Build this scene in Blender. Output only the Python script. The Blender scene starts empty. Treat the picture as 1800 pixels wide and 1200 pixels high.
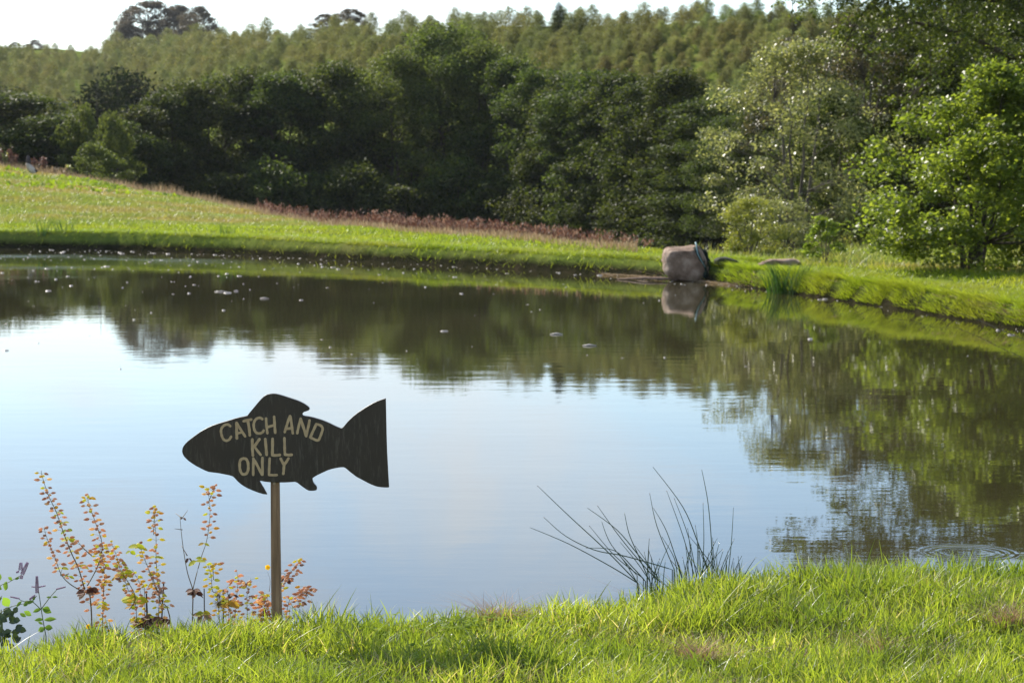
import bpy, math, random
import numpy as np
from mathutils import Vector

rad = math.radians
C = bpy.context.scene.collection
SC = bpy.context.scene

# ------------------------------------------------------------------ camera
CAM_Z = 2.1
F = 4036.0                       # focal length in pixels of the 1800 px wide photograph
PITCH = math.atan(302.0 / F)
cam_d = bpy.data.cameras.new('camera')
cam = bpy.data.objects.new('camera', cam_d); C.objects.link(cam)
cam_d.sensor_width = 22.3; cam_d.lens = 50.0
cam_d.clip_start = 0.1; cam_d.clip_end = 3000
cam.location = (0, 0, CAM_Z)
cam.rotation_euler = (math.pi / 2 - PITCH, 0, 0)
cam_d.dof.use_dof = True; cam_d.dof.focus_distance = 8.1; cam_d.dof.aperture_fstop = 7.0
SC.camera = cam

# ------------------------------------------------------------------ light
SUN_AZ, SUN_EL = rad(-36), rad(36)
w = bpy.data.worlds.new('World'); SC.world = w; w.use_nodes = True
nt = w.node_tree; nt.nodes.clear()
def N(nt, typ, **kw):
    n = nt.nodes.new(typ)
    for k, v in kw.items(): setattr(n, k, v)
    return n
out = N(nt, 'ShaderNodeOutputWorld'); bg = N(nt, 'ShaderNodeBackground')
sky = N(nt, 'ShaderNodeTexSky'); sky.sky_type = 'NISHITA'; sky.sun_disc = False
sky.sun_elevation = SUN_EL; sky.sun_rotation = SUN_AZ; sky.altitude = 150
sky.air_density = 1.0; sky.dust_density = 0.3; sky.ozone_density = 1.6
SKY_STRENGTH = 0.115
bg.inputs['Strength'].default_value = SKY_STRENGTH
tc = N(nt, 'ShaderNodeTexCoord'); sp = N(nt, 'ShaderNodeSeparateXYZ')
nt.links.new(tc.outputs['Generated'], sp.inputs[0])
ad = N(nt, 'ShaderNodeMath', operation='ADD'); ad.inputs[1].default_value = 0.12
nt.links.new(sp.outputs['Z'], ad.inputs[0])
dx = N(nt, 'ShaderNodeMath', operation='DIVIDE'); dy = N(nt, 'ShaderNodeMath', operation='DIVIDE')
for d_, s_ in ((dx, 'X'), (dy, 'Y')):
    nt.links.new(sp.outputs[s_], d_.inputs[0]); nt.links.new(ad.outputs[0], d_.inputs[1])
cb = N(nt, 'ShaderNodeCombineXYZ'); nt.links.new(dx.outputs[0], cb.inputs[0]); nt.links.new(dy.outputs[0], cb.inputs[1])
mp = N(nt, 'ShaderNodeMapping'); mp.inputs['Scale'].default_value = (1.5, 0.6, 1); mp.inputs['Rotation'].default_value = (0, 0, 0.5)
mp.inputs['Location'].default_value = (3.3, 1.2, 0)
nt.links.new(cb.outputs[0], mp.inputs[0])
cn = N(nt, 'ShaderNodeTexNoise'); cn.inputs['Scale'].default_value = 0.9; cn.inputs['Detail'].default_value = 7
cn.inputs['Roughness'].default_value = 0.55; cn.inputs['Distortion'].default_value = 0.9
nt.links.new(mp.outputs[0], cn.inputs['Vector'])
cr = N(nt, 'ShaderNodeValToRGB'); cr.color_ramp.elements[0].position = 0.46; cr.color_ramp.elements[1].position = 0.68
nt.links.new(cn.outputs['Fac'], cr.inputs[0])
cm = N(nt, 'ShaderNodeMath', operation='MULTIPLY'); cm.inputs[1].default_value = 0.7
nt.links.new(cr.outputs[0], cm.inputs[0])
mx = N(nt, 'ShaderNodeMix', data_type='RGBA')
mx.inputs['B'].default_value = (7.1, 7.4, 7.8, 1)
nt.links.new(cm.outputs[0], mx.inputs['Factor']); tint = N(nt, 'ShaderNodeMix', data_type='RGBA', blend_type='MULTIPLY'); tint.inputs['Factor'].default_value = 1; tint.inputs['B'].default_value = (0.97, 1.0, 1.07, 1)
nt.links.new(sky.outputs[0], tint.inputs['A']); nt.links.new(tint.outputs['Result'], mx.inputs['A'])
nt.links.new(mx.outputs['Result'], bg.inputs['Color']); nt.links.new(bg.outputs[0], out.inputs[0])

sun_d = bpy.data.lights.new('sun', 'SUN'); sun_d.energy = 5.0; sun_d.angle = rad(0.5); sun_d.color = (1.0, 0.93, 0.82)
sun = bpy.data.objects.new('sun', sun_d); C.objects.link(sun)
sdir = Vector((math.sin(SUN_AZ) * math.cos(SUN_EL), math.cos(SUN_AZ) * math.cos(SUN_EL), math.sin(SUN_EL)))
sun.rotation_euler = (-sdir).to_track_quat('-Z', 'Y').to_euler()
sun.location = (-30, 40, 60)

SC.view_settings.view_transform = 'Standard'; SC.view_settings.look = 'None'
SC.view_settings.exposure = 0.75; SC.view_settings.gamma = 1.0; SC.view_settings.use_curve_mapping = False
SC.render.engine = 'CYCLES'
SC.cycles.use_denoising = True
SC.cycles.max_bounces = 8; SC.cycles.diffuse_bounces = 3; SC.cycles.glossy_bounces = 3
SC.cycles.transmission_bounces = 5; SC.cycles.transparent_max_bounces = 4; SC.cycles.volume_bounces = 0
SC.cycles.sample_clamp_indirect = 6

# ------------------------------------------------------------------ helpers
cp, sn = math.cos(PITCH), math.sin(PITCH)
def P(px, py, Y):
    """point at ground distance Y seen at a pixel of the photograph (real 3D placement)"""
    a, b = (px - 900) / F, (600 - py) / F
    d = (a, cp + b * sn, -sn + b * cp)
    k = Y / d[1]
    return Vector((d[0] * k, Y, CAM_Z + d[2] * k))
def row_h(py, Y): return P(900, py, Y).z
def px_x(px, Y): return P(px, 298, Y).x

def tag(o, label=None, cat=None, group=None, kind=None):
    if label: o['label'] = label
    if cat: o['category'] = cat
    if group: o['group'] = group
    if kind: o['kind'] = kind
    return o
def empty(name, loc, label=None, cat=None, group=None, rz=0, s=1):
    o = bpy.data.objects.new(name, None); C.objects.link(o); o.location = loc
    o.rotation_euler = (0, 0, rz); o.scale = (s, s, s) if not hasattr(s, '__len__') else s
    o.empty_display_size = 0.2
    return tag(o, label, cat, group)
def link(name, me, parent=None):
    o = bpy.data.objects.new(name, me); C.objects.link(o)
    if parent: o.parent = parent
    return o
def mesh_np(name, V, Fq, mat, smooth=False):
    """V (n,3), Fq (m,k) arrays"""
    me = bpy.data.meshes.new(name)
    V = np.asarray(V, dtype=np.float32); Fq = np.asarray(Fq, dtype=np.int32)
    k = Fq.shape[1]
    me.vertices.add(len(V)); me.vertices.foreach_set('co', V.ravel())
    me.loops.add(Fq.size); me.loops.foreach_set('vertex_index', Fq.ravel())
    me.polygons.add(len(Fq)); me.polygons.foreach_set('loop_start', np.arange(0, Fq.size, k, dtype=np.int32))
    if smooth: me.polygons.foreach_set('use_smooth', np.ones(len(Fq), dtype=bool))
    me.update(calc_edges=True)
    if mat: me.materials.append(mat)
    return me
class MB:
    def __init__(s): s.v = []; s.f = []; s.mi = []
    def add(s, o, mi):
        while len(s.mi) < len(s.f): s.mi.append(0)
        b = len(s.v); s.v += o.v; s.f += [tuple(b + q for q in f) for f in o.f]; s.mi += [mi] * len(o.f)
    def tube(s, pts, rads, n=6, cap=True):
        pts = [Vector(p) for p in pts]
        if not hasattr(rads, '__len__'): rads = [rads] * len(pts)
        base = len(s.v); up = Vector((0.13, 0.31, 0.94))
        for i, p in enumerate(pts):
            t = (pts[min(i + 1, len(pts) - 1)] - pts[max(i - 1, 0)])
            if t.length < 1e-9: t = Vector((0, 0, 1))
            t.normalize()
            a = t.cross(up)
            if a.length < 0.1: a = t.cross(Vector((1, 0, 0)))
            a.normalize(); b = t.cross(a)
            for k in range(n):
                th = 2 * math.pi * k / n
                s.v.append(p + (a * math.cos(th) + b * math.sin(th)) * rads[i])
        for i in range(len(pts) - 1):
            for k in range(n):
                q = base + i * n
                s.f.append((q + k, q + (k + 1) % n, q + n + (k + 1) % n, q + n + k))
        if cap:
            s.f.append(tuple(base + k for k in range(n))[::-1])
            s.f.append(tuple(base + (len(pts) - 1) * n + k for k in range(n)))
    def poly(s, pts):
        b = len(s.v); s.v += [Vector(p) for p in pts]; s.f.append(tuple(range(b, b + len(pts))))
    def box(s, c, size, rz=0.0, jit=0.0, rng=None):
        b = len(s.v); cx, cy, cz = c; hx, hy, hz = [q / 2 for q in size]
        for z in (-hz, hz):
            for x, y in ((-hx, -hy), (hx, -hy), (hx, hy), (-hx, hy)):
                X = x * math.cos(rz) - y * math.sin(rz); Y = x * math.sin(rz) + y * math.cos(rz)
                s.v.append(Vector((cx + X, cy + Y, cz + z)))
        for f in ((3, 2, 1, 0), (4, 5, 6, 7), (0, 1, 5, 4), (1, 2, 6, 5), (2, 3, 7, 6), (3, 0, 4, 7)):
            s.f.append(tuple(b + q for q in f))
    def ball(s, c, r3, rot=None, nu=7, nv=5, point=0.0):
        """ellipsoid along local z, optionally pointed at its top"""
        b = len(s.v); c = Vector(c)
        def put(x, y, z):
            v = Vector((x * r3[0], y * r3[1], z * r3[2]))
            if rot: v = rot @ v
            s.v.append(c + v)
        put(0, 0, -1)
        for j in range(1, nv):
            ph = -math.pi / 2 + math.pi * j / nv
            rr = math.cos(ph); z = math.sin(ph)
            if z > 0: rr *= (1 - point * z)
            for k in range(nu):
                th = 2 * math.pi * k / nu
                put(rr * math.cos(th), rr * math.sin(th), z)
        put(0, 0, 1 + point * 0.5); top = len(s.v) - 1
        for k in range(nu): s.f.append((b, b + 1 + (k + 1) % nu, b + 1 + k))
        for j in range(nv - 2):
            for k in range(nu):
                q = b + 1 + j * nu
                s.f.append((q + k, q + (k + 1) % nu, q + nu + (k + 1) % nu, q + nu + k))
        q = b + 1 + (nv - 2) * nu
        for k in range(nu): s.f.append((q + k, q + (k + 1) % nu, top))
    def leaf(s, base, d, nrm, L, W, bend=0.25, seg=4, round_=False):
        d = Vector(d).normalized(); side = d.cross(Vector(nrm))
        if side.length < 1e-4: side = d.cross(Vector((0.3, 1, 0.2)))
        side.normalize(); nn = side.cross(d)
        b = len(s.v); base = Vector(base)
        prof = [0.12, 0.75, 1.0, 0.72, 0.04] if not round_ else [0.25, 0.95, 1.05, 0.85, 0.3]
        for i in range(5):
            t = i / 4
            m = base + d * (L * t) - nn * (bend * L * t * t)
            wv = side * (W * prof[i] / 2)
            s.v += [m - wv + nn * W * .1, m - nn * 0.0, m + wv + nn * W * .1]
        for i in range(4):
            q = b + i * 3
            s.f += [(q, q + 1, q + 4, q + 3), (q + 1, q + 2, q + 5, q + 4)]
    def mesh(s, name, mat, smooth=True):
        me = bpy.data.meshes.new(name)
        me.from_pydata([tuple(v) for v in s.v], [], s.f)
        if smooth: me.polygons.foreach_set('use_smooth', np.ones(len(me.polygons), dtype=bool))
        me.materials.append(mat); me.update()
        return me
    def build(s, name, mat, parent=None, smooth=True):
        return link(name, s.mesh(name, mat, smooth), parent)

def vnoise(x, y, seed=0):
    """smooth value noise, vectorised"""
    x = np.asarray(x, float); y = np.asarray(y, float)
    xi = np.floor(x).astype(np.int64); yi = np.floor(y).astype(np.int64)
    fx = x - xi; fy = y - yi
    fx = fx * fx * (3 - 2 * fx); fy = fy * fy * (3 - 2 * fy)
    def h(a, b):
        n = (a * 374761393 + b * 668265263 + seed * 982451653) & 0x7fffffff
        n = ((n ^ (n >> 13)) * 1274126177) & 0x7fffffff
        return ((n ^ (n >> 16)) & 0xffff) / 65535.0
    return (h(xi, yi) * (1 - fx) + h(xi + 1, yi) * fx) * (1 - fy) + (h(xi, yi + 1) * (1 - fx) + h(xi + 1, yi + 1) * fx) * fy
def fbm(x, y, seed=0, o=4):
    r = 0; a = 0.5; t = 0
    for i in range(o):
        r = r + a * vnoise(x * 2 ** i, y * 2 ** i, seed + i); t += a; a *= 0.5
    return r / t
def smooth(t): t = np.clip(t, 0, 1); return t * t * (3 - 2 * t)

# ------------------------------------------------------------------ materials
def mat_new(name):
    m = bpy.data.materials.new(name); m.use_nodes = True
    m.node_tree.nodes.clear(); return m, m.node_tree
def ramp(nt, fac, cols):
    r = N(nt, 'ShaderNodeValToRGB'); e = r.color_ramp.elements
    while len(e) < len(cols): e.new(0.5)
    for i, (p, c) in enumerate(cols): e[i].position = p; e[i].color = (*c, 1)
    nt.links.new(fac, r.inputs[0]); return r.outputs[0]
def noise(nt, scale, detail=4, rough=0.55, coord='Object', sc=(1, 1, 1)):
    t = N(nt, 'ShaderNodeTexCoord'); m = N(nt, 'ShaderNodeMapping'); m.inputs['Scale'].default_value = sc
    if coord == 'World':
        g = N(nt, 'ShaderNodeNewGeometry'); nt.links.new(g.outputs['Position'], m.inputs[0])
    else: nt.links.new(t.outputs[coord], m.inputs[0])
    n = N(nt, 'ShaderNodeTexNoise'); n.inputs['Scale'].default_value = scale
    n.inputs['Detail'].default_value = detail; n.inputs['Roughness'].default_value = rough
    nt.links.new(m.outputs[0], n.inputs['Vector']); return n.outputs['Fac']
def mixc(nt, f, a, b, bt='MIX'):
    m = N(nt, 'ShaderNodeMix', data_type='RGBA', blend_type=bt)
    for k, v in (('Factor', f), ('A', a), ('B', b)):
        s = m.inputs[k]
        if isinstance(v, (int, float)): s.default_value = v
        elif isinstance(v, tuple): s.default_value = (*v, 1)
        else: nt.links.new(v, s)
    return m.outputs['Result']

def leaf_mat(name, cols, trans=0.45, tcol=1.9, rough=0.38, spec=0.5, patch=None, patch_scale=0.5, vary=0.35, tyel=(1.0, 1.0, 0.55)):
    """thin leaf: glossy diffuse front and light passing through it; colour varies leaf by leaf, patch by patch and plant by plant"""
    m, nt = mat_new(name)
    g = N(nt, 'ShaderNodeNewGeometry')
    col = ramp(nt, g.outputs['Random Per Island'], cols)
    if patch:
        nz = noise(nt, patch_scale, 3, coord='World')
        mr = N(nt, 'ShaderNodeMapRange'); mr.inputs[1].default_value = 0.42; mr.inputs[2].default_value = 0.66
        nt.links.new(nz, mr.inputs[0])
        col = mixc(nt, mr.outputs[0], col, patch)
    oi = N(nt, 'ShaderNodeObjectInfo')
    hs = N(nt, 'ShaderNodeHueSaturation')
    mh = N(nt, 'ShaderNodeMapRange'); mh.inputs[3].default_value = 0.5 - 0.025 * vary / .35; mh.inputs[4].default_value = 0.5 + 0.02 * vary / .35
    mv = N(nt, 'ShaderNodeMapRange'); mv.inputs[3].default_value = 1 - vary; mv.inputs[4].default_value = 1 + vary
    nt.links.new(oi.outputs['Random'], mh.inputs[0]); nt.links.new(oi.outputs['Random'], mv.inputs[0])
    nt.links.new(mh.outputs[0], hs.inputs['Hue']); nt.links.new(mv.outputs[0], hs.inputs['Value'])
    nt.links.new(col, hs.inputs['Color'])
    b = N(nt, 'ShaderNodeBsdfPrincipled'); b.inputs['Roughness'].default_value = rough
    b.inputs['Specular IOR Level'].default_value = spec
    nt.links.new(hs.outputs[0], b.inputs['Base Color'])
    t = N(nt, 'ShaderNodeBsdfTranslucent')
    tc_ = mixc(nt, 1.0, hs.outputs[0], tuple(tcol * q for q in tyel), 'MULTIPLY')
    nt.links.new(tc_, t.inputs['Color'])
    mx = N(nt, 'ShaderNodeMixShader'); mx.inputs[0].default_value = trans
    nt.links.new(b.outputs[0], mx.inputs[1]); nt.links.new(t.outputs[0], mx.inputs[2])
    o = N(nt, 'ShaderNodeOutputMaterial'); nt.links.new(mx.outputs[0], o.inputs[0])
    return m
def solid_mat(name, cols, scale=8, rough=0.8, spec=0.3, bump=0.3, bdist=0.01, sc=(1, 1, 1), detail=6):
    m, nt = mat_new(name)
    nz = noise(nt, scale, detail, 0.6, sc=sc)
    col = ramp(nt, nz, cols)
    b = N(nt, 'ShaderNodeBsdfPrincipled'); b.inputs['Roughness'].default_value = rough; b.inputs['Specular IOR Level'].default_value = spec
    nt.links.new(col, b.inputs['Base Color'])
    bp = N(nt, 'ShaderNodeBump'); bp.inputs['Strength'].default_value = bump; bp.inputs['Distance'].default_value = bdist
    nt.links.new(noise(nt, scale * 3, detail, 0.65, sc=sc), bp.inputs['Height']); nt.links.new(bp.outputs[0], b.inputs['Normal'])
    o = N(nt, 'ShaderNodeOutputMaterial'); nt.links.new(b.outputs[0], o.inputs[0])
    return m

M_bark = solid_mat('bark', [(0.3, (0.035, 0.028, 0.02)), (0.7, (0.11, 0.09, 0.065))], 3, 0.9, 0.2, 0.6, 0.03, (2, 2, 0.5))
M_palebark = solid_mat('pale_bark', [(0.3, (0.06, 0.05, 0.04)), (0.7, (0.16, 0.14, 0.11))], 3, 0.9, 0.2, 0.5, 0.02, (2, 2, 0.5))
M_dark = leaf_mat('dark_leaf', [(0.0, (0.026, 0.038, 0.009)), (0.6, (0.05, 0.068, 0.014)), (1.0, (0.085, 0.105, 0.022))], 0.36, 2.0, 0.62, 0.14, vary=0.22)
M_ash = leaf_mat('ash_leaf', [(0.0, (0.045, 0.065, 0.016)), (1.0, (0.12, 0.15, 0.035))], 0.42, 2.0, 0.6, 0.16, vary=0.15)
M_alder = leaf_mat('alder_leaf', [(0.0, (0.075, 0.11, 0.014)), (0.6, (0.135, 0.18, 0.024)), (1.0, (0.2, 0.24, 0.035))], 0.5, 2.1, 0.42, 0.35, vary=0.1)
M_over = leaf_mat('overhang_leaf', [(0.0, (0.035, 0.05, 0.01)), (0.6, (0.07, 0.095, 0.016)), (1.0, (0.15, 0.18, 0.03))], 0.42, 2.1, 0.42, 0.35, vary=0.05)
M_willow = leaf_mat('willow_leaf', [(0.0, (0.12, 0.14, 0.045)), (0.6, (0.21, 0.225, 0.08)), (1.0, (0.31, 0.31, 0.13))], 0.42, 1.8, 0.4, 0.5, vary=0.1, tyel=(1, 1, .7))
M_yellow = leaf_mat('yellow_leaf', [(0.0, (0.15, 0.18, 0.03)), (1.0, (0.3, 0.3, 0.06))], 0.45, 1.7, 0.45, 0.4, vary=0.05)
M_olive = leaf_mat('olive_leaf', [(0.0, (0.05, 0.052, 0.025)), (1.0, (0.11, 0.095, 0.045))], 0.4, 1.6, 0.45, 0.4, vary=0.1, tyel=(1, .95, .6))
M_con = leaf_mat('conifer_needles', [(0.0, (0.085, 0.1, 0.04)), (0.6, (0.15, 0.16, 0.06)), (1.0, (0.26, 0.22, 0.085))], 0.4, 2.0, 0.6, 0.25, vary=0.38, patch=(0.12, 0.15, 0.06), patch_scale=0.16)
M_spruce = leaf_mat('spruce_needles', [(0.0, (0.012, 0.02, 0.009)), (1.0, (0.024, 0.034, 0.014))], 0.25, 1.5, 0.8, 0.03, vary=0.2)
M_far = leaf_mat('far_oak_leaf', [(0.0, (0.06, 0.06, 0.045)), (1.0, (0.13, 0.11, 0.08))], 0.35, 1.6, 0.5, 0.3, vary=0.1, tyel=(1, .9, .65))
M_grass = leaf_mat('grass_blade', [(0.0, (0.13, 0.17, 0.022)), (0.55, (0.22, 0.27, 0.036)), (0.9, (0.3, 0.34, 0.06)), (0.955, (0.3, 0.24, 0.12)), (1.0, (0.45, 0.38, 0.26))],
                   0.5, 2.1, 0.42, 0.5, patch=(0.11, 0.155, 0.022), patch_scale=2.2, vary=0.0, tyel=(1, 1, .45))
M_lawn = leaf_mat('bank_grass_blade', [(0.0, (0.11, 0.16, 0.012)), (0.6, (0.18, 0.24, 0.018)), (1.0, (0.25, 0.3, 0.03))],
                  0.5, 2.0, 0.45, 0.35, patch=(0.2, 0.22, 0.03), patch_scale=0.35, vary=0.0, tyel=(1, 1, .45))
M_hillgrass = leaf_mat('hill_grass_blade', [(0.0, (0.11, 0.15, 0.03)), (0.6, (0.19, 0.24, 0.05)), (1.0, (0.27, 0.28, 0.09))],
                       0.45, 1.7, 0.45, 0.4, patch=(0.27, 0.21, 0.09), patch_scale=0.22, vary=0.0, tyel=(1, 1, .5))
M_dry = leaf_mat('dry_grass', [(0.0, (0.2, 0.14, 0.08)), (0.5, (0.33, 0.25, 0.15)), (1.0, (0.45, 0.37, 0.25))], 0.35, 1.3, 0.6, 0.3, vary=0, tyel=(1, .9, .75))
M_straw = leaf_mat('dead_straw', [(0.0, (0.2, 0.11, 0.065)), (0.6, (0.36, 0.22, 0.14)), (1.0, (0.5, 0.36, 0.25))], 0.3, 1.2, 0.6, 0.2, vary=0, tyel=(1, .9, .75))
M_rust = leaf_mat('rusty_seed', [(0.0, (0.09, 0.042, 0.03)), (0.5, (0.17, 0.085, 0.06)), (1.0, (0.4, 0.29, 0.22))], 0.3, 1.2, 0.6, 0.3, vary=0, tyel=(1, .8, .65))
M_dockleaf = leaf_mat('broad_leaf', [(0.0, (0.14, 0.22, 0.02)), (1.0, (0.26, 0.33, 0.035))], 0.45, 1.6, 0.7, 0.15, vary=0, tyel=(1, 1, .4))
M_rush = leaf_mat('rush_stem', [(0.0, (0.02, 0.045, 0.015)), (1.0, (0.045, 0.085, 0.03))], 0.1, 1.4, 0.3, 0.5, vary=0)
M_rushfar = leaf_mat('rush_stem_far', [(0.0, (0.03, 0.075, 0.012)), (1.0, (0.07, 0.14, 0.025))], 0.3, 1.8, 0.4, 0.5, vary=0)
M_stem = solid_mat('plant_stem', [(0.3, (0.10, 0.05, 0.03)), (0.7, (0.2, 0.15, 0.06))], 20, 0.6, 0.3, 0.1, 0.001)
M_gstem = solid_mat('green_stem', [(0.3, (0.09, 0.12, 0.04)), (0.7, (0.17, 0.2, 0.08))], 20, 0.6, 0.3, 0.1, 0.001)
M_deadstem = solid_mat('dead_stem', [(0.3, (0.03, 0.022, 0.018)), (0.7, (0.09, 0.06, 0.04))], 30, 0.8, 0.3, 0.1, 0.001)
M_pod = leaf_mat('seed_pod', [(0.0, (0.4, 0.26, 0.19)), (0.45, (0.58, 0.42, 0.31)), (0.8, (0.72, 0.53, 0.4)), (1.0, (0.74, 0.63, 0.33))], 0.6, 1.4, 0.6, 0.2, vary=0, tyel=(1, .85, .7))
M_podgreen = leaf_mat('unripe_seed_pod', [(0.0, (0.6, 0.4, 0.1)), (0.5, (0.65, 0.6, 0.12)), (1.0, (0.65, 0.68, 0.15))], 0.6, 1.4, 0.6, 0.2, vary=0, tyel=(1, .95, .6))
M_yleaf = leaf_mat('yellowing_leaf', [(0.0, (0.28, 0.34, 0.03)), (0.7, (0.45, 0.46, 0.05)), (1.0, (0.5, 0.3, 0.08))], 0.5, 1.7, 0.7, 0.2, vary=0, tyel=(1, 1, .4))
M_mint = leaf_mat('mint_leaf', [(0.0, (0.11, 0.19, 0.03)), (1.0, (0.2, 0.32, 0.05))], 0.45, 1.8, 0.6, 0.3, vary=0)
M_darkleaf = leaf_mat('dark_dock_leaf', [(0.0, (0.03, 0.05, 0.025)), (1.0, (0.06, 0.09, 0.04))], 0.2, 1.5, 0.4, 0.5, vary=0)  # plain dark green of the dock leaves below the mint
M_petal = leaf_mat('yellow_petal', [(0.0, (0.75, 0.5, 0.02)), (1.0, (0.85, 0.62, 0.03))], 0.4, 1.3, 0.5, 0.3, vary=0, tyel=(1, .9, .3))
M_mintfl = solid_mat('mint_flower', [(0.35, (0.2, 0.1, 0.17)), (0.6, (0.62, 0.45, 0.6))], 400, 0.8, 0.2, 0.8, 0.003)
M_rock = solid_mat('pink_sandstone', [(0.3, (0.12, 0.078, 0.052)), (0.5, (0.27, 0.185, 0.13)), (0.7, (0.48, 0.37, 0.28))], 4.0, 0.9, 0.2, 0.9, 0.05)
M_grock = solid_mat('pale_stone', [(0.3, (0.2, 0.16, 0.12)), (0.7, (0.42, 0.36, 0.29))], 3, 0.9, 0.2, 0.8, 0.03)
M_darkrock = solid_mat('mossy_dark_stone', [(0.3, (0.02, 0.025, 0.012)), (0.7, (0.06, 0.065, 0.03))], 3, 0.9, 0.2, 0.8, 0.03)
M_brick = solid_mat('red_brick', [(0.3, (0.12, 0.04, 0.025)), (0.7, (0.22, 0.08, 0.05))], 20, 0.9, 0.2, 0.5, 0.005)
M_net = solid_mat('dark_green_net', [(0.35, (0.008, 0.016, 0.012)), (0.7, (0.03, 0.05, 0.035))], 20, 0.85, 0.2, 1.0, 0.03)
M_rope = solid_mat('teal_rope', [(0.3, (0.1, 0.2, 0.2)), (0.7, (0.3, 0.42, 0.42))], 30, 0.7, 0.3, 0.3, 0.005)
M_cable = solid_mat('grey_cable', [(0.3, (0.012, 0.014, 0.01)), (0.7, (0.03, 0.03, 0.022))], 10, 0.9, 0.05, 0.2, 0.003)
M_stump = solid_mat('weathered_wood', [(0.3, (0.3, 0.25, 0.2)), (0.7, (0.62, 0.55, 0.47))], 5, 0.85, 0.2, 0.8, 0.03, (1, 1, .3))
M_stumpdark = solid_mat('charred_wood', [(0.3, (0.025, 0.022, 0.025)), (0.7, (0.09, 0.075, 0.075))], 5, 0.9, 0.2, 0.8, 0.03)
M_stick = solid_mat('stick_bark', [(0.3, (0.09, 0.06, 0.045)), (0.7, (0.24, 0.17, 0.13))], 10, 0.9, 0.2, 0.4, 0.01)

# board paint: near black brown with faint brush marks, dry scuffs
def board_mat():
    m, nt = mat_new('dark_board_paint')
    a = noise(nt, 6, 6, 0.6)
    b_ = noise(nt, 40, 5, 0.7, sc=(2.5, 1, 0.35))
    col = ramp(nt, a, [(0.3, (0.015, 0.008, 0.006)), (0.7, (0.03, 0.017, 0.012))])
    sc_ = ramp(nt, b_, [(0.52, (0, 0, 0)), (0.8, (1, 1, 1))])
    col = mixc(nt, sc_, col, (0.085, 0.068, 0.055))
    b = N(nt, 'ShaderNodeBsdfPrincipled'); nt.links.new(col, b.inputs['Base Color'])
    r = N(nt, 'ShaderNodeMapRange'); r.inputs[3].default_value = 0.35; r.inputs[4].default_value = 0.62
    nt.links.new(b_, r.inputs[0]); nt.links.new(r.outputs[0], b.inputs['Roughness'])
    bp = N(nt, 'ShaderNodeBump'); bp.inputs['Strength'].default_value = 0.35; bp.inputs['Distance'].default_value = 0.002
    nt.links.new(b_, bp.inputs['Height']); nt.links.new(bp.outputs[0], b.inputs['Normal'])
    o = N(nt, 'ShaderNodeOutputMaterial'); nt.links.new(b.outputs[0], o.inputs[0]); return m
M_board = board_mat()
M_letter = solid_mat('tan_letter_paint', [(0.3, (0.38, 0.26, 0.145)), (0.7, (0.5, 0.36, 0.21))], 60, 0.6, 0.4, 0.3, 0.001)
M_post = solid_mat('stained_post', [(0.3, (0.13, 0.075, 0.04)), (0.55, (0.27, 0.16, 0.09)), (0.75, (0.4, 0.26, 0.15))], 30, 0.6, 0.4, 0.4, 0.002, (3, 3, 0.15))
M_bolt = solid_mat('bolt_metal', [(0.3, (0.3, 0.2, 0.16)), (0.7, (0.5, 0.4, 0.34))], 50, 0.5, 0.5, 0.1, 0.001)

def ground_mat():
    m, nt = mat_new('ground')
    g = N(nt, 'ShaderNodeNewGeometry'); s = N(nt, 'ShaderNodeSeparateXYZ'); nt.links.new(g.outputs['Position'], s.inputs[0])
    n1 = noise(nt, 0.25, 6, 0.65, coord='World'); n2 = noise(nt, 3.0, 5, 0.7, coord='World')
    gr = ramp(nt, n1, [(0.3, (0.07, 0.11, 0.018)), (0.5, (0.12, 0.16, 0.028)), (0.7, (0.19, 0.17, 0.06))])
    gr = mixc(nt, 0.45, gr, ramp(nt, n2, [(0.3, (0.05, 0.07, 0.015)), (0.7, (0.17, 0.2, 0.04))]))
    shaded_soil = ramp(nt, n2, [(0.3, (0.012, 0.014, 0.006)), (0.6, (0.03, 0.026, 0.014)), (0.8, (0.08, 0.05, 0.032))])
    # soil where the bank rises from the water, colour darkened for its shade
    ad = N(nt, 'ShaderNodeMath', operation='MULTIPLY_ADD'); ad.inputs[1].default_value = 0.16; nt.links.new(n2, ad.inputs[0]); nt.links.new(s.outputs['Z'], ad.inputs[2])
    mr = N(nt, 'ShaderNodeMapRange'); mr.inputs[1].default_value = 0.2; mr.inputs[2].default_value = 0.34
    nt.links.new(ad.outputs[0], mr.inputs[0])
    # valley floor below pond level is dark leaf litter, hence bare of green as well
    va = N(nt, 'ShaderNodeMapRange'); va.inputs[1].default_value = 66; va.inputs[2].default_value = 80; nt.links.new(s.outputs['Y'], va.inputs[0])
    mxf = N(nt, 'ShaderNodeMath', operation='MAXIMUM'); nt.links.new(mr.outputs[0], mxf.inputs[0])
    mxf.inputs[1].default_value = 0.0
    col = mixc(nt, mxf.outputs[0], shaded_soil, gr)
    b = N(nt, 'ShaderNodeBsdfPrincipled'); nt.links.new(col, b.inputs['Base Color']); b.inputs['Roughness'].default_value = 0.9
    b.inputs['Specular IOR Level'].default_value = 0.0; b.inputs['Roughness'].default_value = 1.0
    bp = N(nt, 'ShaderNodeBump'); bp.inputs['Strength'].default_value = 0.8; bp.inputs['Distance'].default_value = 0.08
    nt.links.new(n2, bp.inputs['Height']); nt.links.new(bp.outputs[0], b.inputs['Normal'])
    o = N(nt, 'ShaderNodeOutputMaterial'); nt.links.new(b.outputs[0], o.inputs[0]); return m

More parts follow.
